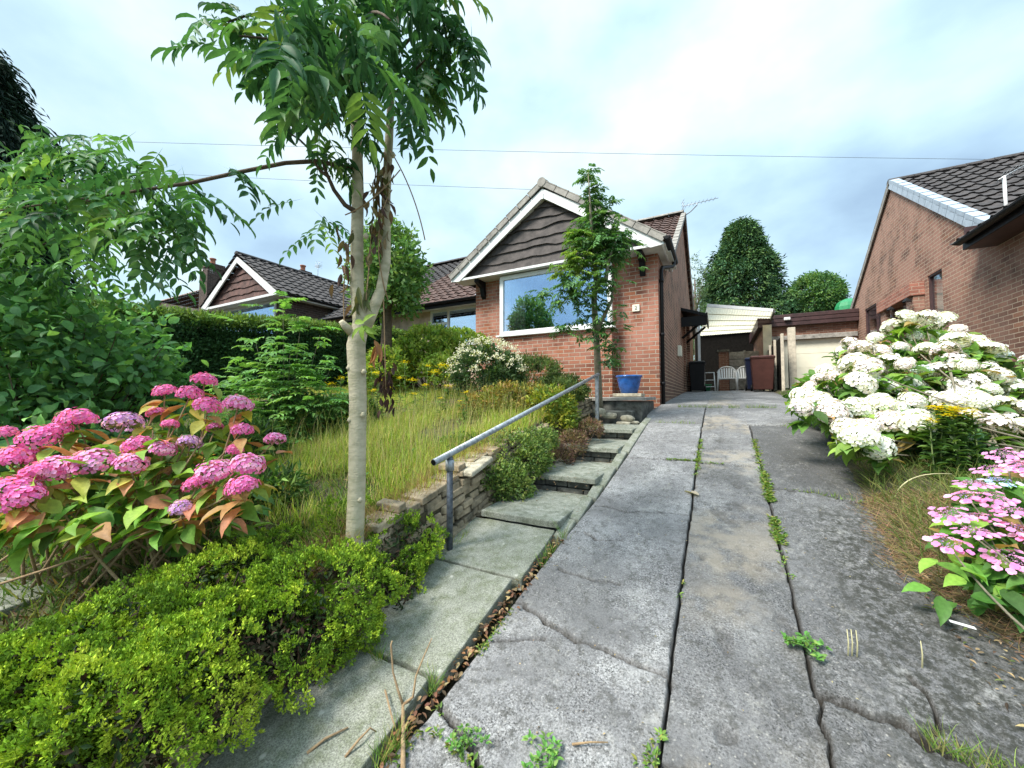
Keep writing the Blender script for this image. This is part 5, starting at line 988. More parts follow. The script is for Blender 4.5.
def conifer(name, base, h, r, label, cols, n=2600, k=9, L=.22, W=.05, tiers=None, shape=.8, droop=.35, group=None, top=None):
    t = plant(name, base, label, 'tree', group); lm = LM(); mb = MB(); b = np.array(base,float)
    u = rng.random(n)**.8; z = h*(.04+.96*u) ; rad = r*((1-u)**shape)*(1+.30*np.sin(z/h*26+rng.random()*6)*.25)+.05*r*.5
    a = rng.random(n)*6.283; lob = 1+.85*(fbm(np.stack([np.cos(a)*2,np.sin(a)*2,z/h*7],1),1.9,7,3)-.5)*2; q = rad*lob*(.62+.38*rng.random(n)**.4)
    P = b+np.stack([q*np.cos(a), q*np.sin(a), z],1); N = nrm(np.stack([np.cos(a), np.sin(a), .25+0*a],1)); tufts(lm, P, N+[0,0,-droop*.5], k, L, W, cols, None, .75, 'fold', L*.5, droop)
    lm.build('crown', M['needle'], t); mb.tube([b-[0,0,.2], b+[0,0,h*.5], b+[0,0,h*.96]], [r*.07,r*.045,.01], 8)
    for _ in range(50): z_ = random.uniform(.1,.9)*h; aa = random.uniform(0,6.28); l_ = r*(1-z_/h)**shape*.85; mb.tube([b+[0,0,z_], b+[l_*.5*math.cos(aa),l_*.5*math.sin(aa),z_+.1*l_], b+[l_*math.cos(aa),l_*math.sin(aa),z_]], [.04*r/2,.02*r/2,.005], 5)
    mb.build('trunk', M['bark_dark'], t); return t
CC = [(.06,.14,.065),(.09,.19,.075),(.045,.10,.05),(.14,.24,.08)]
b = at(744,310,25)*[1,1,0]+[0,0,1.9]; conifer('conifer', tuple(b), at(742,222,25)[2]-1.9, 3.3, 'big dark green conifer rising behind the carport', CC, n=4200, k=12, L=.26, W=.075, shape=.62)
def roundtree(name, c, r, base, label, cols, n, L, W, k=8, cat='tree', tr=.12, group=None, tpl='fold', inner=.7, mat='leaf'):
    t = plant(name, base, label, cat, group); lm = LM(); P, N = shell(n, c, r, -.85, inner, .25, 2.4, 8+len(label)); hol = fbm(P, 1.5/r[0], 5, 3) > .37; P, N = P[hol], N[hol]; tufts(lm, P, N, k, L, W, cols, None, 1., tpl, L*.7)
    lm.build('crown', M[mat], t); mb = MB(); b = np.array(base,float); c = np.array(c); mb.tube([b-[0,0,.1], (b+c)/2, c+[0,0,r[2]*.3]], [tr,tr*.7,tr*.3], 8)
    for _ in range(14): e, _n = shell(1, c, np.array(r)*.85, -.3, .9); mb.tube(bez((b+c)/2+[0,0,.2*r[2]], c-[0,0,r[2]*.3], e[0], 6), taper(6,tr*.4,tr*.05), 5)
    mb.build('trunk', M['bark_dark'], t); return t
c = at(815,298,23); roundtree('round_tree', c, (1.35,1.3,1.45), tuple(c*[1,1,0]+[0,0,1.9]), 'rounded dense dark green tree behind the flat roofed garage', [(.07,.17,.06),(.10,.22,.07),(.17,.29,.08)], 2200, .16, .07, 9)
c = at(695,290,22); roundtree('birch_tree', c, (.55,.8,2.0), tuple(c*[1,1,0]+[0,0,1.9]), 'thin pale green tree seen in the gap beside the bungalow gable', [(.10,.17,.08),(.14,.20,.10)], 260, .10, .05, 6)
c = at(856,316,24); roundtree('background_tree', c, (1.3,1.2,.9), tuple(c*[1,1,0]+[0,0,1.9]), 'small bright green tree below the green dome beside the right house', [(.10,.2,.06),(.08,.16,.05)], 600, .15, .07)
p = at(849,306,20.5); gd = thing('green_dome', (p[0],p[1],1.9), 'bright green domed parasol between the round tree and the right house', 'parasol')
mb = MB(); mb.lathe([(.62,-.25),(.6,-.05),(.52,.16),(.37,.30),(.18,.38),(.02,.40)], p, 10, False); mb.build('canopy', M['green'], gd); MB().tube([(p[0],p[1],1.9),(p[0],p[1],p[2]+.38)], .03, 8).build('pole', M['alu'], gd)
b = at(-70,330,9.0)*[1,1,0]+[0,0,1.2]; conifer('spruce', tuple(b), at(0,20,9.)[2]-1.0, 3.1, 'dark drooping spruce at the top left corner', [(.018,.04,.03),(.03,.06,.04)], n=5200, k=12, L=.24, W=.03, shape=.7, droop=.9)
# hedge
hd = plant('hedge', (-8.7,5,1.5), 'long clipped dark green hedge in front of the left bungalow', 'hedge')
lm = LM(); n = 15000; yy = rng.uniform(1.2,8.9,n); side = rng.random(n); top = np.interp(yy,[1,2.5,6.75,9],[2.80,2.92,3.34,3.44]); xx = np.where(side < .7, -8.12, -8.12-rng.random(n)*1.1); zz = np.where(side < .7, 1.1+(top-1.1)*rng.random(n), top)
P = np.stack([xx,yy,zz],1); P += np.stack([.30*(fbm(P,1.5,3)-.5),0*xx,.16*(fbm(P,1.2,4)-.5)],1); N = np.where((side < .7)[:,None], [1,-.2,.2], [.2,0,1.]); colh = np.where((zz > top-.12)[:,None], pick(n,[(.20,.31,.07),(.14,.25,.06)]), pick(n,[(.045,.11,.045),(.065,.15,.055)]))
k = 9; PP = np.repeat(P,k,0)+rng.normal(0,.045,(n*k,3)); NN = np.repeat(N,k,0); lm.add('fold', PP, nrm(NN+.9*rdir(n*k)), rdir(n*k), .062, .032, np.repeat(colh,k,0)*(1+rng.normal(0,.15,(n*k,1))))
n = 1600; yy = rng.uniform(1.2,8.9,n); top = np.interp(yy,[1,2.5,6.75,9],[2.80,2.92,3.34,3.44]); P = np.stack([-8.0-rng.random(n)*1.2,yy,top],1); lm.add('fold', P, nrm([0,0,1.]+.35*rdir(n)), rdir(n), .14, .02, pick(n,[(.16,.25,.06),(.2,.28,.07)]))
lm.build('foliage', M['leaf'], hd); mb = MB()
for y in np.arange(1.4,8.8,.45): mb.tube([(-8.7,y,1.1),(-8.65,y+.1,2.0),(-8.5,y-.1,2.8)], [.04,.03,.01], 6)
mb.build('stems', M['bark_dark'], hd); 
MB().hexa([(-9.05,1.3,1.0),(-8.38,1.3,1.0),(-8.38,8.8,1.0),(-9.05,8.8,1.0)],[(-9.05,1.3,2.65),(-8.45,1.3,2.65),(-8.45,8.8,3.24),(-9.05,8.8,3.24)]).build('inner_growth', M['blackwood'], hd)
# ash sapling
sp_ = plant('ash_sapling', tuple(at(285,450,4.3)), 'bushy fresh green ash sapling in front of the clipped hedge', 'sapling')
lm = LM(); mb = MB(); b0 = at(285,462,4.3)
for (x, y, d) in [(283,300,4.3),(300,330,4.3),(255,340,4.3),(320,335,4.4),(240,370,4.2),(330,370,4.4),(270,360,4.2),(300,385,4.2),(250,395,4.2),(290,355,4.2),(225,380,4.3),(312,405,4.2),(270,410,4.1),(240,420,4.1),(340,395,4.4),(265,435,4.1),(300,430,4.1)]:
    e = at(x,y,d); s_ = bez(b0, (b0+e)/2-[0,0,.0], e, 8); mb.tube(s_, taper(8,.007,.002), 5); leafspray(s_[2:], 34, L=.22, l=.075, w=.030, droop=.3, spread=.09, cols=[(.20,.40,.11),(.26,.48,.13),(.14,.30,.09)], tw=[3,2,2], out=(.1,-.3,.5))
lm.build('crown', M['leaf'], sp_); mb.build('stems', M['bark_grey'], sp_)
# tree behind second stem
c = at(388,275,6.3); roundtree('small_tree', c, (.60,.5,.80), tuple(at(385,400,6.3)*[1,1,0]+[0,0,1.6]), 'small round leafy tree showing behind the forked ash trunk', [(.11,.23,.07),(.15,.29,.08),(.22,.34,.10)], 900, .09, .045, 8, inner=.4)
# slim tree before the window
st2 = plant('slim_ash', tuple(at(603,415,5.9)), 'slim upright ash with tufted crown in front of the big window', 'tree')
lm = LM(); mb = MB(); tr = [at(600,412,5.9), at(599,400,5.85), at(597,350,5.7), at(594,300,5.5), at(596,280,5.4), at(592,240,5.3), at(590,200,5.2), at(588,172,5.2)]
mb.tube(tr, [.062,.056,.05,.042,.036,.024,.014,.004], 12); mb.tube([at(594,288,5.2), at(606,280,5.15), at(608,262,5.15), at(618,235,5.1)], [.035,.03,.02,.01], 8); mb.tube([at(597,330,5.2), at(612,300,5.2), at(613,280,5.2)], [.03,.02,.01], 8)
mb.build('trunk', M['bark_grey'], st2)
for (x, y, d, n, s_) in [(588,175,5.2,8,.04),(592,195,5.2,16,.07),(598,215,5.2,34,.14),(608,235,5.2,42,.17),(590,245,5.2,38,.16),(612,255,5.1,36,.15),(575,262,5.1,30,.13),(565,285,5.1,20,.12),(580,300,5.1,26,.14),(600,285,5.0,30,.16),(610,320,5.1,22,.12),(590,325,5.1,20,.13),(560,268,5.1,12,.10),(548,300,5.1,10,.08),(560,325,5.1,12,.10),(606,345,5.1,22,.11),(612,360,5.1,10,.06),(620,245,5.1,22,.10),(575,235,5.2,18,.08),(532,292,5.1,5,.05)]:
    cols = [(.24,.34,.07),(.15,.28,.06)] if x < 585 and y < 270 else [(.06,.15,.06),(.09,.21,.07),(.14,.27,.08)]
    x = 597+(x-597)*.88; leafspray([at(x,y,d+.15)], int(n*(2.3 if y < 300 else 1.2)), L=.14, l=.07, w=.024, droop=.5, spread=s_*.72, cols=cols, tw=None, out=(0,0,.3))
lm.build('crown', M['leaf'], st2)
# borders along the house
def hz(x, y, d): return at(x, y, d)
wh = [(.62,.60,.46),(.70,.68,.55),(.5,.5,.34)]
shrub('white_daisy_bush', [(hz(484,375,5.6),(.52,.45,.42)),(hz(505,385,5.5),(.3,.3,.3))], 'rounded bush covered in small creamy white flowers below the big window', 'shrub', [(.05,.10,.04),(.08,.14,.05)], k=5, L=.06, W=.025, dens=1500, flowers=[([q for q in shell(150,hz(486,368,5.5),(.55,.45,.42),-.2,.9)[0]], (.025,.025,.018), 14, .022, wh)])
YG = [(.28,.40,.06),(.21,.33,.06),(.36,.42,.08)]
shrub('golden_shrub', [(hz(550,410,4.7),(.30,.3,.26)),(hz(562,425,4.6),(.20,.22,.2))], 'golden yellow green rounded shrub just behind the handrail', 'shrub', [(.26,.30,.035),(.20,.28,.04),(.34,.34,.05),(.12,.20,.04)], k=5, L=.05, W=.02, dens=2600)
shrub('bronze_shrub', [(hz(508,400,4.9),(.36,.3,.2)),(hz(480,408,4.9),(.25,.25,.16)),(hz(535,398,5.0),(.25,.25,.16))], 'low shrub with bronze tinted yellow tips in front of the white flowered bush', 'shrub', [(.36,.27,.06),(.26,.27,.05),(.18,.22,.05),(.30,.20,.06)], k=5, L=.045, W=.018, dens=2400)
shrub('heather_cushion', [(hz(525,375,5.9),(.55,.4,.28)),(hz(560,392,5.6),(.4,.35,.22))], 'soft mid green cushion plant against the brick front wall', 'shrub', [(.12,.19,.06),(.16,.22,.07),(.08,.14,.05)], k=6, L=.06, W=.012, dens=2400)
shrub('cotoneaster', [(hz(515,455,3.7),(.34,.34,.22)),(hz(490,480,3.4),(.3,.28,.20)),(hz(508,488,3.35),(.22,.22,.20)),(hz(530,465,3.6),(.16,.2,.17)),(hz(470,450,3.8),(.3,.3,.15)),(hz(540,440,3.9),(.16,.2,.12))], 'small leaved spreading shrub tumbling over the stone wall beside the steps', 'shrub', [(.14,.23,.06),(.20,.30,.07),(.27,.33,.09),(.09,.15,.05)], k=6, L=.030, W=.017, dens=3600, tpl='fold')
shrub('brown_heather', [(hz(572,445,4.2),(.16,.2,.14)),(hz(590,430,4.5),(.12,.2,.12)),(hz(560,458,4.0),(.12,.15,.10))], 'faded purple brown heather hanging over the wall beside the upper steps', 'plant', [(.26,.15,.12),(.20,.12,.10),(.30,.22,.12),(.15,.14,.06)], k=6, L=.035, W=.01, dens=4200, tpl='fold')
shrub('yellow_green_bush', [(hz(430,352,7.0),(.7,.6,.42)),(hz(405,365,6.6),(.6,.6,.4)),(hz(460,350,7.4),(.6,.5,.4)),(hz(446,372,6.3),(.36,.3,.3)),(hz(380,375,6.8),(.5,.5,.4))], 'bright yellow green bushes growing below the left window of the bungalow', 'shrub', YG, k=5, L=.06, W=.03, dens=1500)
shrub('dark_fern_clump', [(hz(300,425,4.4),(.5,.4,.32)),(hz(245,445,3.6),(.35,.3,.25)),(hz(345,420,5.0),(.5,.4,.3)),(hz(200,470,3.4),(.5,.3,.3)),(hz(270,490,2.8),(.2,.2,.15))], 'dark ferny undergrowth below the ash sapling', 'plant', [(.08,.17,.05),(.11,.22,.06),(.17,.27,.07),(.06,.11,.04)], k=5, L=.08, W=.02, dens=1500, tpl='fold')
# ragworts: stems with flat yellow clusters
def ragwort(spots, label, base, fol=1.0, group=None, hgt=.5):
    t = plant('ragwort', base, label, 'flower', group); fm = LM(); lm2 = LM(); mb = MB(); Y_ = [(.88,.74,.02),(.84,.66,.01),(.9,.80,.04)]
    for (x, y, d, r) in spots:
        p = at(x,y,d); n = int(45*(r/.05)**1.5); P = p+rng.normal(0,1,(n,3))*[r*.6,r*.6,r*.22]; 
        for q in range(5): a = q*1.2566; fm.add('petal', P, [math.cos(a),math.sin(a),.1], [0,0,1.]+.25*rdir(n), .011, .009, pick(n, Y_, None, .06))
        b = p*[1,1,0]+[rng.normal(0,.04),rng.normal(0,.04),max(Tz(p[0],p[1]), p[2]-hgt)]; mb.tube(bez(b, (b+p)/2+rng.normal(0,.02,3), p, 6), taper(6,.006,.003), 5)
        m = int(16*fol); tt = rng.random(m)[:,None]; lm2.add('leaf', b*(1-tt)+p*tt*.95+b*tt*.05, nrm(rdir(m)*[1,1,.3]+[0,0,.3]), [0,0,1.]+.3*rdir(m), .08, .03, pick(m, [(.07,.15,.04),(.11,.2,.05)]))
    fm.build('flowers', M['petal'], t); lm2.build('leaves', M['leaf'], t); mb.build('stems', M['grassstem'], t)
M['grassstem'] = simple('green_stem', (.14,.19,.06), .7)
ragwort([(435,372,5.2,.07),(443,366,5.2,.08),(412,380,5.0,.06),(425,385,5.0,.05),(400,378,5.0,.04),(448,386,4.9,.05),(415,394,4.8,.04),(440,398,4.6,.03),(466,392,4.7,.04),(428,366,5.3,.04),(405,362,5.4,.04),(460,401,4.5,.03),(390,387,4.9,.03)], 'clump of yellow ragwort flowers in the rough grass below the left window', tuple(at(430,405,4.9)*[1,1,0]+[0,0,1.5]))
ragwort([(376,373,5.0,.05),(373,390,4.8,.04),(380,380,4.9,.03),(371,367,5.2,.03)], 'small yellow flowers just right of the pale ash trunk', tuple(at(376,400,4.9)*[1,1,0]+[0,0,1.5]))
ragwort([(330,384,4.6,.05),(341,378,4.7,.04),(336,396,4.5,.025)], 'small yellow flowers on upright stems just left of the pale ash trunk', tuple(at(333,400,4.6)*[1,1,0]+[0,0,1.5]))
ragwort([(945,408,2.75,.06),(957,410,2.72,.07),(967,412,2.70,.06),(935,407,2.78,.04),(950,415,2.7,.05),(930,420,2.75,.035),(972,416,2.7,.035)], 'yellow ragwort cluster in front of the white hydrangea on the right', tuple(at(950,520,2.8)), 3.5, hgt=.9)
shrub('leafy_weeds', [(hz(935,455,3.0),(.22,.2,.25)),(hz(960,470,2.9),(.22,.2,.22)),(hz(915,470,3.1),(.15,.15,.2))], 'dark green toothed weeds under the yellow ragwort on the right', 'weeds', [(.05,.13,.045),(.08,.18,.05),(.04,.09,.035)], k=4, L=.08, W=.035, dens=2200)

# ---- grasses
def grass(name, P, H_, cols, label, cat='grass', w=.005, lean=.35, mat='grass', wts=None, dirb=None, droop=1.):
    lm = LM(); n = len(P); D = nrm(np.array([0,0,1.])+lean*rdir(n)*[1,1,.2]+(0 if dirb is None else np.array(dirb))); h = H_*(.5+.8*rng.random(n)); lm.add('blade', P, D, rdir(n), h, w, pick(n, cols, wts, .18))
    o = lm.build(name, M[mat], org=tuple(P.mean(0))); o['kind'] = 'stuff'; tag(o, label, cat); return o
def gpts(n, x0, x1, y0, y1, keep=None):
    x = rng.uniform(x0,x1,n); y = rng.uniform(y0,y1,n)
    if keep is not None: m = keep(x,y); x, y = x[m], y[m]
    return np.stack([x,y,T(x,y)-.01],1)
GC = [(.34,.46,.07),(.50,.56,.12),(.24,.38,.05),(.60,.52,.22),(.48,.33,.17)]
dn = lambda x, y: (fbm(np.stack([x,y,x*0],-1), 1.5, 71) > .36+.2*rng.random(len(x)))
P = gpts(46000, -4.6, -1.76, 1.5, 5.4, dn); far = gpts(26000, -8.0, -2.0, 3.0, 7.3, dn)
grass('meadow_grass', np.concatenate([P, far]), .15, GC, 'rough yellow green meadow grass covering the raised garden', w=.006, wts=[3,2.4,2,1.6,1])
P = gpts(1500, -3.6, -1.9, 2.0, 4.6); grass('seeding_grass', P, .42, [(.40,.40,.14),(.30,.36,.10),(.5,.42,.2)], 'taller pale seeding grass stems standing in the raised garden', w=.004, lean=.2)
n = 2600; P = gpts(n, -4.4, -1.8, 1.6, 5.2, lambda x,y: fbm(np.stack([x,y,x*0],-1),2.2,88) > .52); n = len(P); lm = LM(); lm.add('leaf', P+[0,0,.04]+rng.normal(0,.02,(n,3)), rdir(n)*[1,1,.3]+[0,0,.5], [0,0,1.]+.4*rdir(n), .05, .022, pick(n,[(.16,.30,.06),(.24,.38,.07),(.34,.22,.12)],[3,3,1])); o = lm.build('meadow_weeds', M['leaf'], org=tuple(P.mean(0))); o['kind'] = 'stuff'; tag(o, 'low broad leaved weeds scattered through the meadow grass', 'weeds')
P = gpts(5000, -2.0, -1.74, 1.2, 3.4); P[:,2] += .02; grass('dry_grass', P, .16, [(.40,.24,.13),(.44,.32,.16),(.28,.17,.10),(.30,.28,.10)], 'dry brown grass and debris along the top of the stone wall', w=.004, lean=1.2)
P = gpts(14000, -6, -1.9, .0, 3.0, dn); grass('undergrowth', P, .10, [(.07,.12,.03),(.12,.13,.05),(.16,.10,.06),(.06,.09,.03)], 'low dark undergrowth and litter beneath the left shrubs', w=.012, lean=1.4)
right = lambda x, y: (x > redge(y)+.02+.12*fbm(np.stack([x,y,x*0],-1), 3, 5)) & ((y > 2.55) | (rng.random(len(x)) < .10)) & ((x < 1.25) | (y > 3.3) | (rng.random(len(x)) < .3))
P = gpts(20000, .7, 2.6, 1.5, 6.5, right); grass('verge_grass', P, .17, [(.14,.21,.05),(.22,.26,.08),(.30,.27,.12),(.09,.15,.04)], 'long drooping grass edging the right side of the driveway', w=.004, lean=1.1, dirb=(-.55,-.1,.0))
P = gpts(5000, .70, 1.3, 2.3, 3.6, lambda x, y: x > redge(y)-.16*rng.random(len(x))); P[:,2] += .012; grass('trampled_grass', P, .08, [(.36,.24,.15),(.42,.25,.17),(.34,.30,.14)], 'flattened reddish dry grass at the driveway edge below the lacecap hydrangea', w=.003, lean=3.)
P = gpts(12000, 1.0, 12, 5.5, 12, lambda x, y: (x > redge(y)) & (x < 3.85)); grass('lawn_grass', P, .10, [(.10,.17,.04),(.14,.21,.05)], 'green grass between the white hydrangea and the right house', w=.008)
P = gpts(26000, 1.3, 3.88, -.5, 6.5, lambda x, y: (x > redge(y)+.35)); grass('bank_grass', P, .13, [(.13,.21,.05),(.22,.27,.08),(.32,.30,.12)], 'rough grass on the bank beside the right house wall', w=.006, lean=.8)
P = gpts(26000, -8, -2.0, -1.0, 3.2); grass('shade_grass', P, .12, [(.10,.19,.04),(.16,.24,.06),(.24,.26,.09)], 'shaded green grass at the foot of the left hedge and shrubs', w=.008, lean=.9)
# weeds in the joints
def seam_weeds(segs, label, name='joint_weeds', cols=((.14,.27,.05),(.22,.34,.07),(.10,.19,.04),(.30,.30,.08))):
    lm = LM(); 
    for (x0,y0,x1,y1,n,h,tp) in segs:
        t = rng.random(n); t = np.clip(t+.06*np.round(rng.normal(0,1,n)),0,1); sp = np.clip(rng.random()*.0+.010+.012*(vnoise(np.stack([t*9,t*0,t*0],1),1,n)-.4),.004,.03); keepw = vnoise(np.stack([t*14,t*0+3,t*0],1),1,n) > .28; t = t[keepw]; sp = sp[keepw]; n = len(t); x = x0+(x1-x0)*t+rng.normal(0,1,n)*sp; y = y0+(y1-y0)*t+rng.normal(0,.010,n); P = np.stack([x,y,g(y)-.005],1)
        if tp == 'g': lm.add('blade', P, nrm([0,0,1.]+.6*rdir(n)), rdir(n), h*(.5+rng.random(n)), .003, pick(n, cols))
        else:
            for q in range(3): a = rng.random(n)*6.28; D = nrm(np.stack([np.cos(a),np.sin(a),.35+.5*rng.random(n)],1)); lm.add('leaf', P+D*h*.3*rng.random((n,1)), D, [0,0,1.]+.5*rdir(n), h*(.3+.45*rng.random(n)), h*.26, pick(n, cols))
    o = lm.build(name, M['leaf'], org=(segs[0][0], segs[0][1], float(g(segs[0][1])))); o['kind'] = 'stuff'; tag(o, label, 'weeds')
seam_weeds([(.30,2.7,.31,3.9,420,.045,'l'),(.30,3.9,.31,4.9,160,.035,'l'),(.30,2.5,.30,2.75,24,.03,'l')], 'row of green weeds growing in the right hand driveway joint')
seam_weeds([(-.20,3.7,-.19,4.7,150,.04,'l'),(-.45,4.02,-.2,4.03,90,.035,'l'),(-.2,4.0,.0,4.0,40,.03,'l'),(-.2,2.15,-.2,2.28,9,.035,'l'),(-.22,1.36,-.2,1.5,26,.04,'l')], 'green weeds in the left hand driveway joint')
seam_weeds([(.45,3.58,.9,3.46,34,.026,'l'),(.55,3.57,.95,3.46,90,.035,'g'),(.9,3.47,1.05,3.45,60,.06,'g'),(-.6,6.95,1.0,7.0,700,.06,'g'),(-.8,5.42,-.3,5.42,120,.05,'g'),(.6,5.43,1.0,5.45,120,.05,'g')], 'short grass and weeds in the cross joints of the driveway')
seam_weeds([(-1.02,.9,-1.0,1.25,30,.04,'l'),(-.95,1.17,-.75,1.13,26,.045,'l'),(-.72,1.12,-.62,1.08,20,.03,'l'),(-1.06,1.28,-1.1,1.33,60,.07,'g'),(-1.42,1.30,-1.36,1.31,90,.08,'g'),(-1.07,1.0,-1.05,1.1,90,.09,'g'),(-1.62,2.0,-1.6,2.3,150,.08,'g'),(-.97,2.15,-.96,2.35,70,.08,'g'),(-.99,1.5,-.97,1.8,60,.03,'l'),(-.94,2.45,-.93,2.5,30,.12,'g'),(-1.66,1.3,-1.66,2.4,200,.05,'g')], 'tufts of grass and weeds along the joint between path and driveway')
def rosette(name, p, label, r=.07, n=26, cols=((.11,.28,.06),(.16,.34,.08),(.22,.36,.09))):
    lm = LM(); p = np.array(p,float); m = max(6, n//9); c = p+np.stack([rng.normal(0,r*.55,m), rng.normal(0,r*.40,m), .01+.02*rng.random(m)],1); c[:,2] += g(c[:,1])-g(p[1])
    P = np.repeat(c, 9, 0); k = len(P); D = nrm(np.stack([rng.normal(0,1,k), rng.normal(0,1,k), .2+.6*rng.random(k)],1)); lm.add('leaf', P+D*[1,1,.6]*r*.10, D, [0,0,1.]+.5*rdir(k), r*.30*(.6+.7*rng.random(k)), r*.17, pick(k, cols))
    lm.add('quad', np.repeat(p[None],m,0), c-p+[0,0,.004], [0,0,1.], np.linalg.norm(c-p,axis=1), .003, pick(m, cols)*.8)
    o = lm.build(name, M['leaf'], org=tuple(p)); tag(o, label, 'weed')
def dh(x, y): q = np.array(at(x,y,1.)); r = q-CAM; ts = np.linspace(.5,12,6000); Q = CAM+ts[:,None]*r; return Q[np.argmax(Q[:,2] < g(Q[:,1]))]
rosette('leafy_weed', dh(803,648), 'bright green leafy weed in the right driveway joint near the bottom', .08, 130)
rosette('leafy_weed', dh(548,764), 'bright green leafy weed at the bottom edge of the driveway', .07, 110)
rosette('leafy_weed', dh(470,742), 'green clover like weed between cracked slabs at the bottom', .06, 90)
rosette('leafy_weed', dh(612,572)+[.02,0,0], 'tiny green weed in the middle of the left driveway joint', .02, 8) if False else None
p = dh(170,790)+np.array([-.1,.1,.0]); rosette('path_weed', at(175,745,1.5), 'pale leafy weed growing under the green shrub beside the path', .09, 30)
P = np.stack([rng.uniform(.55,1.05,500), rng.uniform(1.62,1.80,500), np.zeros(500)],1); P[:,1] = 1.78-.25*(P[:,0]-.5)+rng.normal(0,.02,500); P[:,2] = g(P[:,1])-.01
grass('crack_grass', P, .07, [(.14,.26,.05),(.22,.30,.08),(.3,.27,.12)], 'grass tuft along the dark crack at the lower right', w=.003, lean=.9)
# litter in the gap between path and drive
n = 260; y = rng.uniform(1.0,2.45,n); x = np.interp(y,[1,1.9,2.4],[-1.06,-1.0,-.965])+rng.normal(0,.018,n); lm = LM(); lm.add('leaf', np.stack([x,y,g(y)+.008+.012*rng.random(n)],1), rdir(n)*[1,1,.3], [0,0,1.]+.5*rdir(n), .03, .014, pick(n,[(.32,.17,.08),(.20,.10,.06),(.42,.30,.16),(.12,.08,.05)])); y = rng.uniform(2.6,5.3,160); lm.add('leaf', np.stack([rng.uniform(-1.55,-.9,160),y,np.interp(y,[2.5,3.25,4.03,4.77,5.5],[.69,.85,1.02,1.165,1.18])-.0],1)*[1,1,1], rdir(160)*[1,1,.1], [0,0,1.]+.2*rdir(160), .02, .009, pick(160,[(.25,.15,.08),(.15,.10,.06)]))
m = 260; x = rng.uniform(-.9,1.0,m); y = rng.uniform(1.2,6.5,m); lm.add('leaf', np.stack([x,y,g(y)+.006],1), rdir(m)*[1,1,.1], [0,0,1.]+.2*rdir(m), .011, .006, pick(m,[(.30,.22,.12),(.12,.09,.06),(.4,.33,.2)]))
m = 900; x = rng.uniform(.80,1.35,m); y = rng.uniform(1.35,2.7,m); k_ = x > redge(y)-.42+.2*rng.random(m); x, y = x[k_], y[k_]; m = len(x); lm.add('leaf', np.stack([x,y,np.maximum(T(x,y),g(y))+.006+.012*rng.random(m)],1), rdir(m)*[1,1,.25], [0,0,1.]+.5*rdir(m), .024*(.5+rng.random(m)), .009, pick(m,[(.26,.15,.08),(.14,.09,.06),(.40,.30,.17),(.08,.06,.04),(.12,.16,.05)]))
o = lm.build('leaf_litter', M['leaf'], org=(-1,1.5,.35)); o['kind'] = 'stuff'; tag(o, 'dry brown leaf litter along the path and scattered on the driveway', 'leaf litter')
o = None; p = dh(240-0, 500) if False else None
lm = LM(); p = dh(699,497)+np.array([0,0,.012]); lm.add('leaf', p[None], [[-.6,.5,.05]], [[0,.1,1.]], .16, .07, [(.50,.42,.32)]); o = lm.build('fallen_leaf', M['leaf'], org=tuple(p)); tag(o, 'single large pale dead leaf on the left driveway joint', 'leaf')
# twigs on the path
def twig(pts, r, label):
    o = MB().tube(pts, taper(len(pts), r, r*.5), 6).build('fallen_twig', M['twig'], org=tuple(pts[0])); tag(o, label, 'twig'); return o
G = lambda x, y, h=.03: dh(x, y)+np.array([0,0,h])
ft = thing('forked_stem', tuple(G(404,790,.05)), 'forked bare tan stem sticking up over the path edge at the bottom', 'stem')
b = G(403,800,.02); f = at(403,705,1.52)
MB().tube([b, (b+f)/2, f], [.009,.008,.007], 8).build('stem', M['twig'], ft)
MB().tube([f, at(398,690,1.54), at(393,672,1.56), at(391,645,1.58), at(392,641,1.58)], [.006,.005,.004,.004,.003], 6).build('branch', M['twig'], ft)
MB().tube([f, at(413,697,1.53), at(416,676,1.56), at(424,656,1.6), at(432,638,1.63)], [.006,.005,.004,.003,.002], 6).build('branch', M['twig'], ft)
twig([G(307,762), G(325,750,.04), G(348,737,.035)], .006, 'short brown twig lying on the nearest path slab')
twig([G(345,766), G(358,755,.05), G(370,742,.05), G(376,740,.03)], .005, 'thin broken twig on the path beside the forked stem')
twig([G(572,748,.012), G(590,747,.016), G(608,746,.012)], .004, 'straight brown twig lying on the left driveway strip at the bottom')
twig([G(385,703,.05), G(392,735,.06), G(395,742,.05)], .004, 'thin curved twig leaning beside the forked stem')
def stalk(pts, r, label): o = MB().tube(pts, taper(len(pts), r, r*.4), 5).build('grass_stalk', M['drystalk'], org=tuple(pts[0])); tag(o, label, 'stalk')
M['drystalk'] = simple('dry_stalk', (.50,.46,.26), .7)
stalk(bez(at(1040,650,1.75), at(930,628,1.7), at(850,632,1.95), 14), .004, 'long pale arching grass stalk over the driveway at lower right')
stalk(bez(at(905,560,2.3), at(940,500,2.25), at(1030,548,2.0), 12), .0025, 'thin straight pale stalk crossing the lacecap hydrangea leaves')
stalk(bez(at(893,505,2.6), at(898,470,2.6), at(952,474,2.5), 12), .006, 'bent dry stalk arching over the long grass beside the driveway')
stalk(bez(at(985,590,1.9), at(985,530,1.9), at(1010,535,1.85), 10), .004, 'dry bent stalk rising through the lacecap hydrangea')
p = dh(963,638)+np.array([.0,0,.05]); o = MB().hexa([p+[-.035,0,.004],p+[.035,-.012,-.002],p+[.037,.008,-.002],p+[-.033,.018,.004]],[p+[-.035,0,.007],p+[.035,-.012,.001],p+[.037,.008,.001],p+[-.033,.018,.007]]).build('plant_label', M['white'], org=tuple(p)); tag(o, 'white plastic plant label lying in the grass at lower right', 'plant label')
P = []
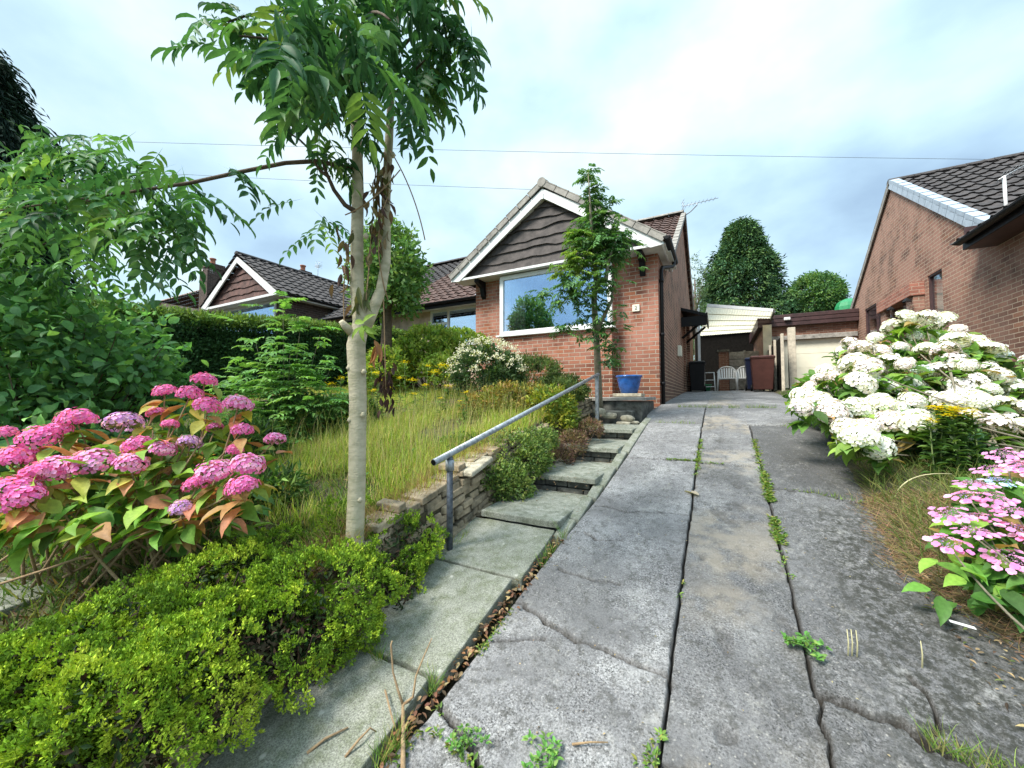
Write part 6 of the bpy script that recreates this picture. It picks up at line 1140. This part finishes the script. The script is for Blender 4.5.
for (x, y) in ((848,655),(852,655),(857,656),(922,668)): p = dh(x, y); stalk([p-[0,0,.02], p+[.003,0,.05], p+[.0,.002,.10]], .0035, {848:'leftmost of three short dry stubble stalks on the driveway',852:'middle of three short dry stubble stalks on the driveway',857:'right one of three short dry stubble stalks on the driveway',922:'lone short dry stubble stalk on the dark driveway edge'}[x])
EXPO = 1.18
# ------------------------------------------------------------------ world, sun, camera
SUN_EL, SUN_AZ = R(52), R(215)   # light from behind-left of the camera
w = bpy.data.worlds.new('World'); S.world = w; w.use_nodes = True; nt = w.node_tree; bg = nt.nodes['Background']
sky = nd(nt, 'ShaderNodeTexSky', sky_type='NISHITA'); sky.sun_disc = False; sky.sun_elevation = SUN_EL; sky.sun_rotation = SUN_AZ; sky.dust_density = 2.
sc = nd(nt, 'ShaderNodeVectorMath', operation='SCALE'); sc.inputs['Scale'].default_value = .06; nt.links.new(sky.outputs[0], sc.inputs[0])
tc = nd(nt, 'ShaderNodeTexCoord'); mp = nd(nt, 'ShaderNodeMapping'); mp.inputs['Scale'].default_value = (1,1,1.7); mp.inputs['Location'].default_value = (.7,.2,.3); nt.links.new(tc.outputs['Generated'], mp.inputs[0])
n1 = noise(nt, 1.3, 4, mp.outputs[0], .5); n2 = noise(nt, 2.5, 7, mp.outputs[0], .50)
cl = ramp(nt, n2, [(.31, (.20,.28,.37)), (.43, (.27,.375,.46)), (.52, (.33,.44,.50)), (.62, (.40,.48,.51)), (.72, (.48,.51,.52))])
c = mixc(nt, ramp(nt, n1, [(.32, (.8,)*3), (.5, (.98,)*3)]), sc.outputs[0], cl)
sx = nd(nt, 'ShaderNodeSeparateXYZ'); nt.links.new(tc.outputs['Generated'], sx.inputs[0])
hz = ramp(nt, sx.outputs[2], [(0.0, (.50,.50,.50)), (.7, (.52,.52,.52)), (.85, (.85,.84,.83)), (1., (1.,.98,.96))]); c = mixc(nt, 1., c, hz, 'MULTIPLY'); c = mixc(nt, 1., c, (1.98,2.03,2.08), 'MULTIPLY')
nt.links.new(c, bg.inputs[0]); bg.inputs[1].default_value = 1.0
L = bpy.data.lights.new('sun', 'SUN'); L.energy = 3.0; L.angle = R(22); L.color = (1, .95, .86); lo = bpy.data.objects.new('sun', L); COL.objects.link(lo)
d = Vector((math.sin(SUN_AZ)*math.cos(SUN_EL), math.cos(SUN_AZ)*math.cos(SUN_EL), math.sin(SUN_EL))); lo.rotation_euler = d.to_track_quat('Z', 'Y').to_euler(); lo.location = d*30
cam = bpy.data.cameras.new('camera'); co = bpy.data.objects.new('camera', cam); COL.objects.link(co); cam.sensor_width = 36; cam.lens = 36*FPX/1024; cam.clip_end = 2000; cam.clip_start = .05
mw = Matrix((( *[float(Rv[0]), float(Uv[0]), float(-Fv[0])], 0), (*[float(Rv[1]), float(Uv[1]), float(-Fv[1])], 0), (*[float(Rv[2]), float(Uv[2]), float(-Fv[2])], EYE), (0,0,0,1)))
co.matrix_world = mw; S.camera = co
S.view_settings.use_curve_mapping = False; S.view_settings.view_transform = 'Standard'; S.view_settings.look = 'None'; S.view_settings.exposure = EXPO; S.view_settings.gamma = 1
S.render.resolution_x = 1024; S.render.resolution_y = 768; S.render.engine = 'CYCLES'
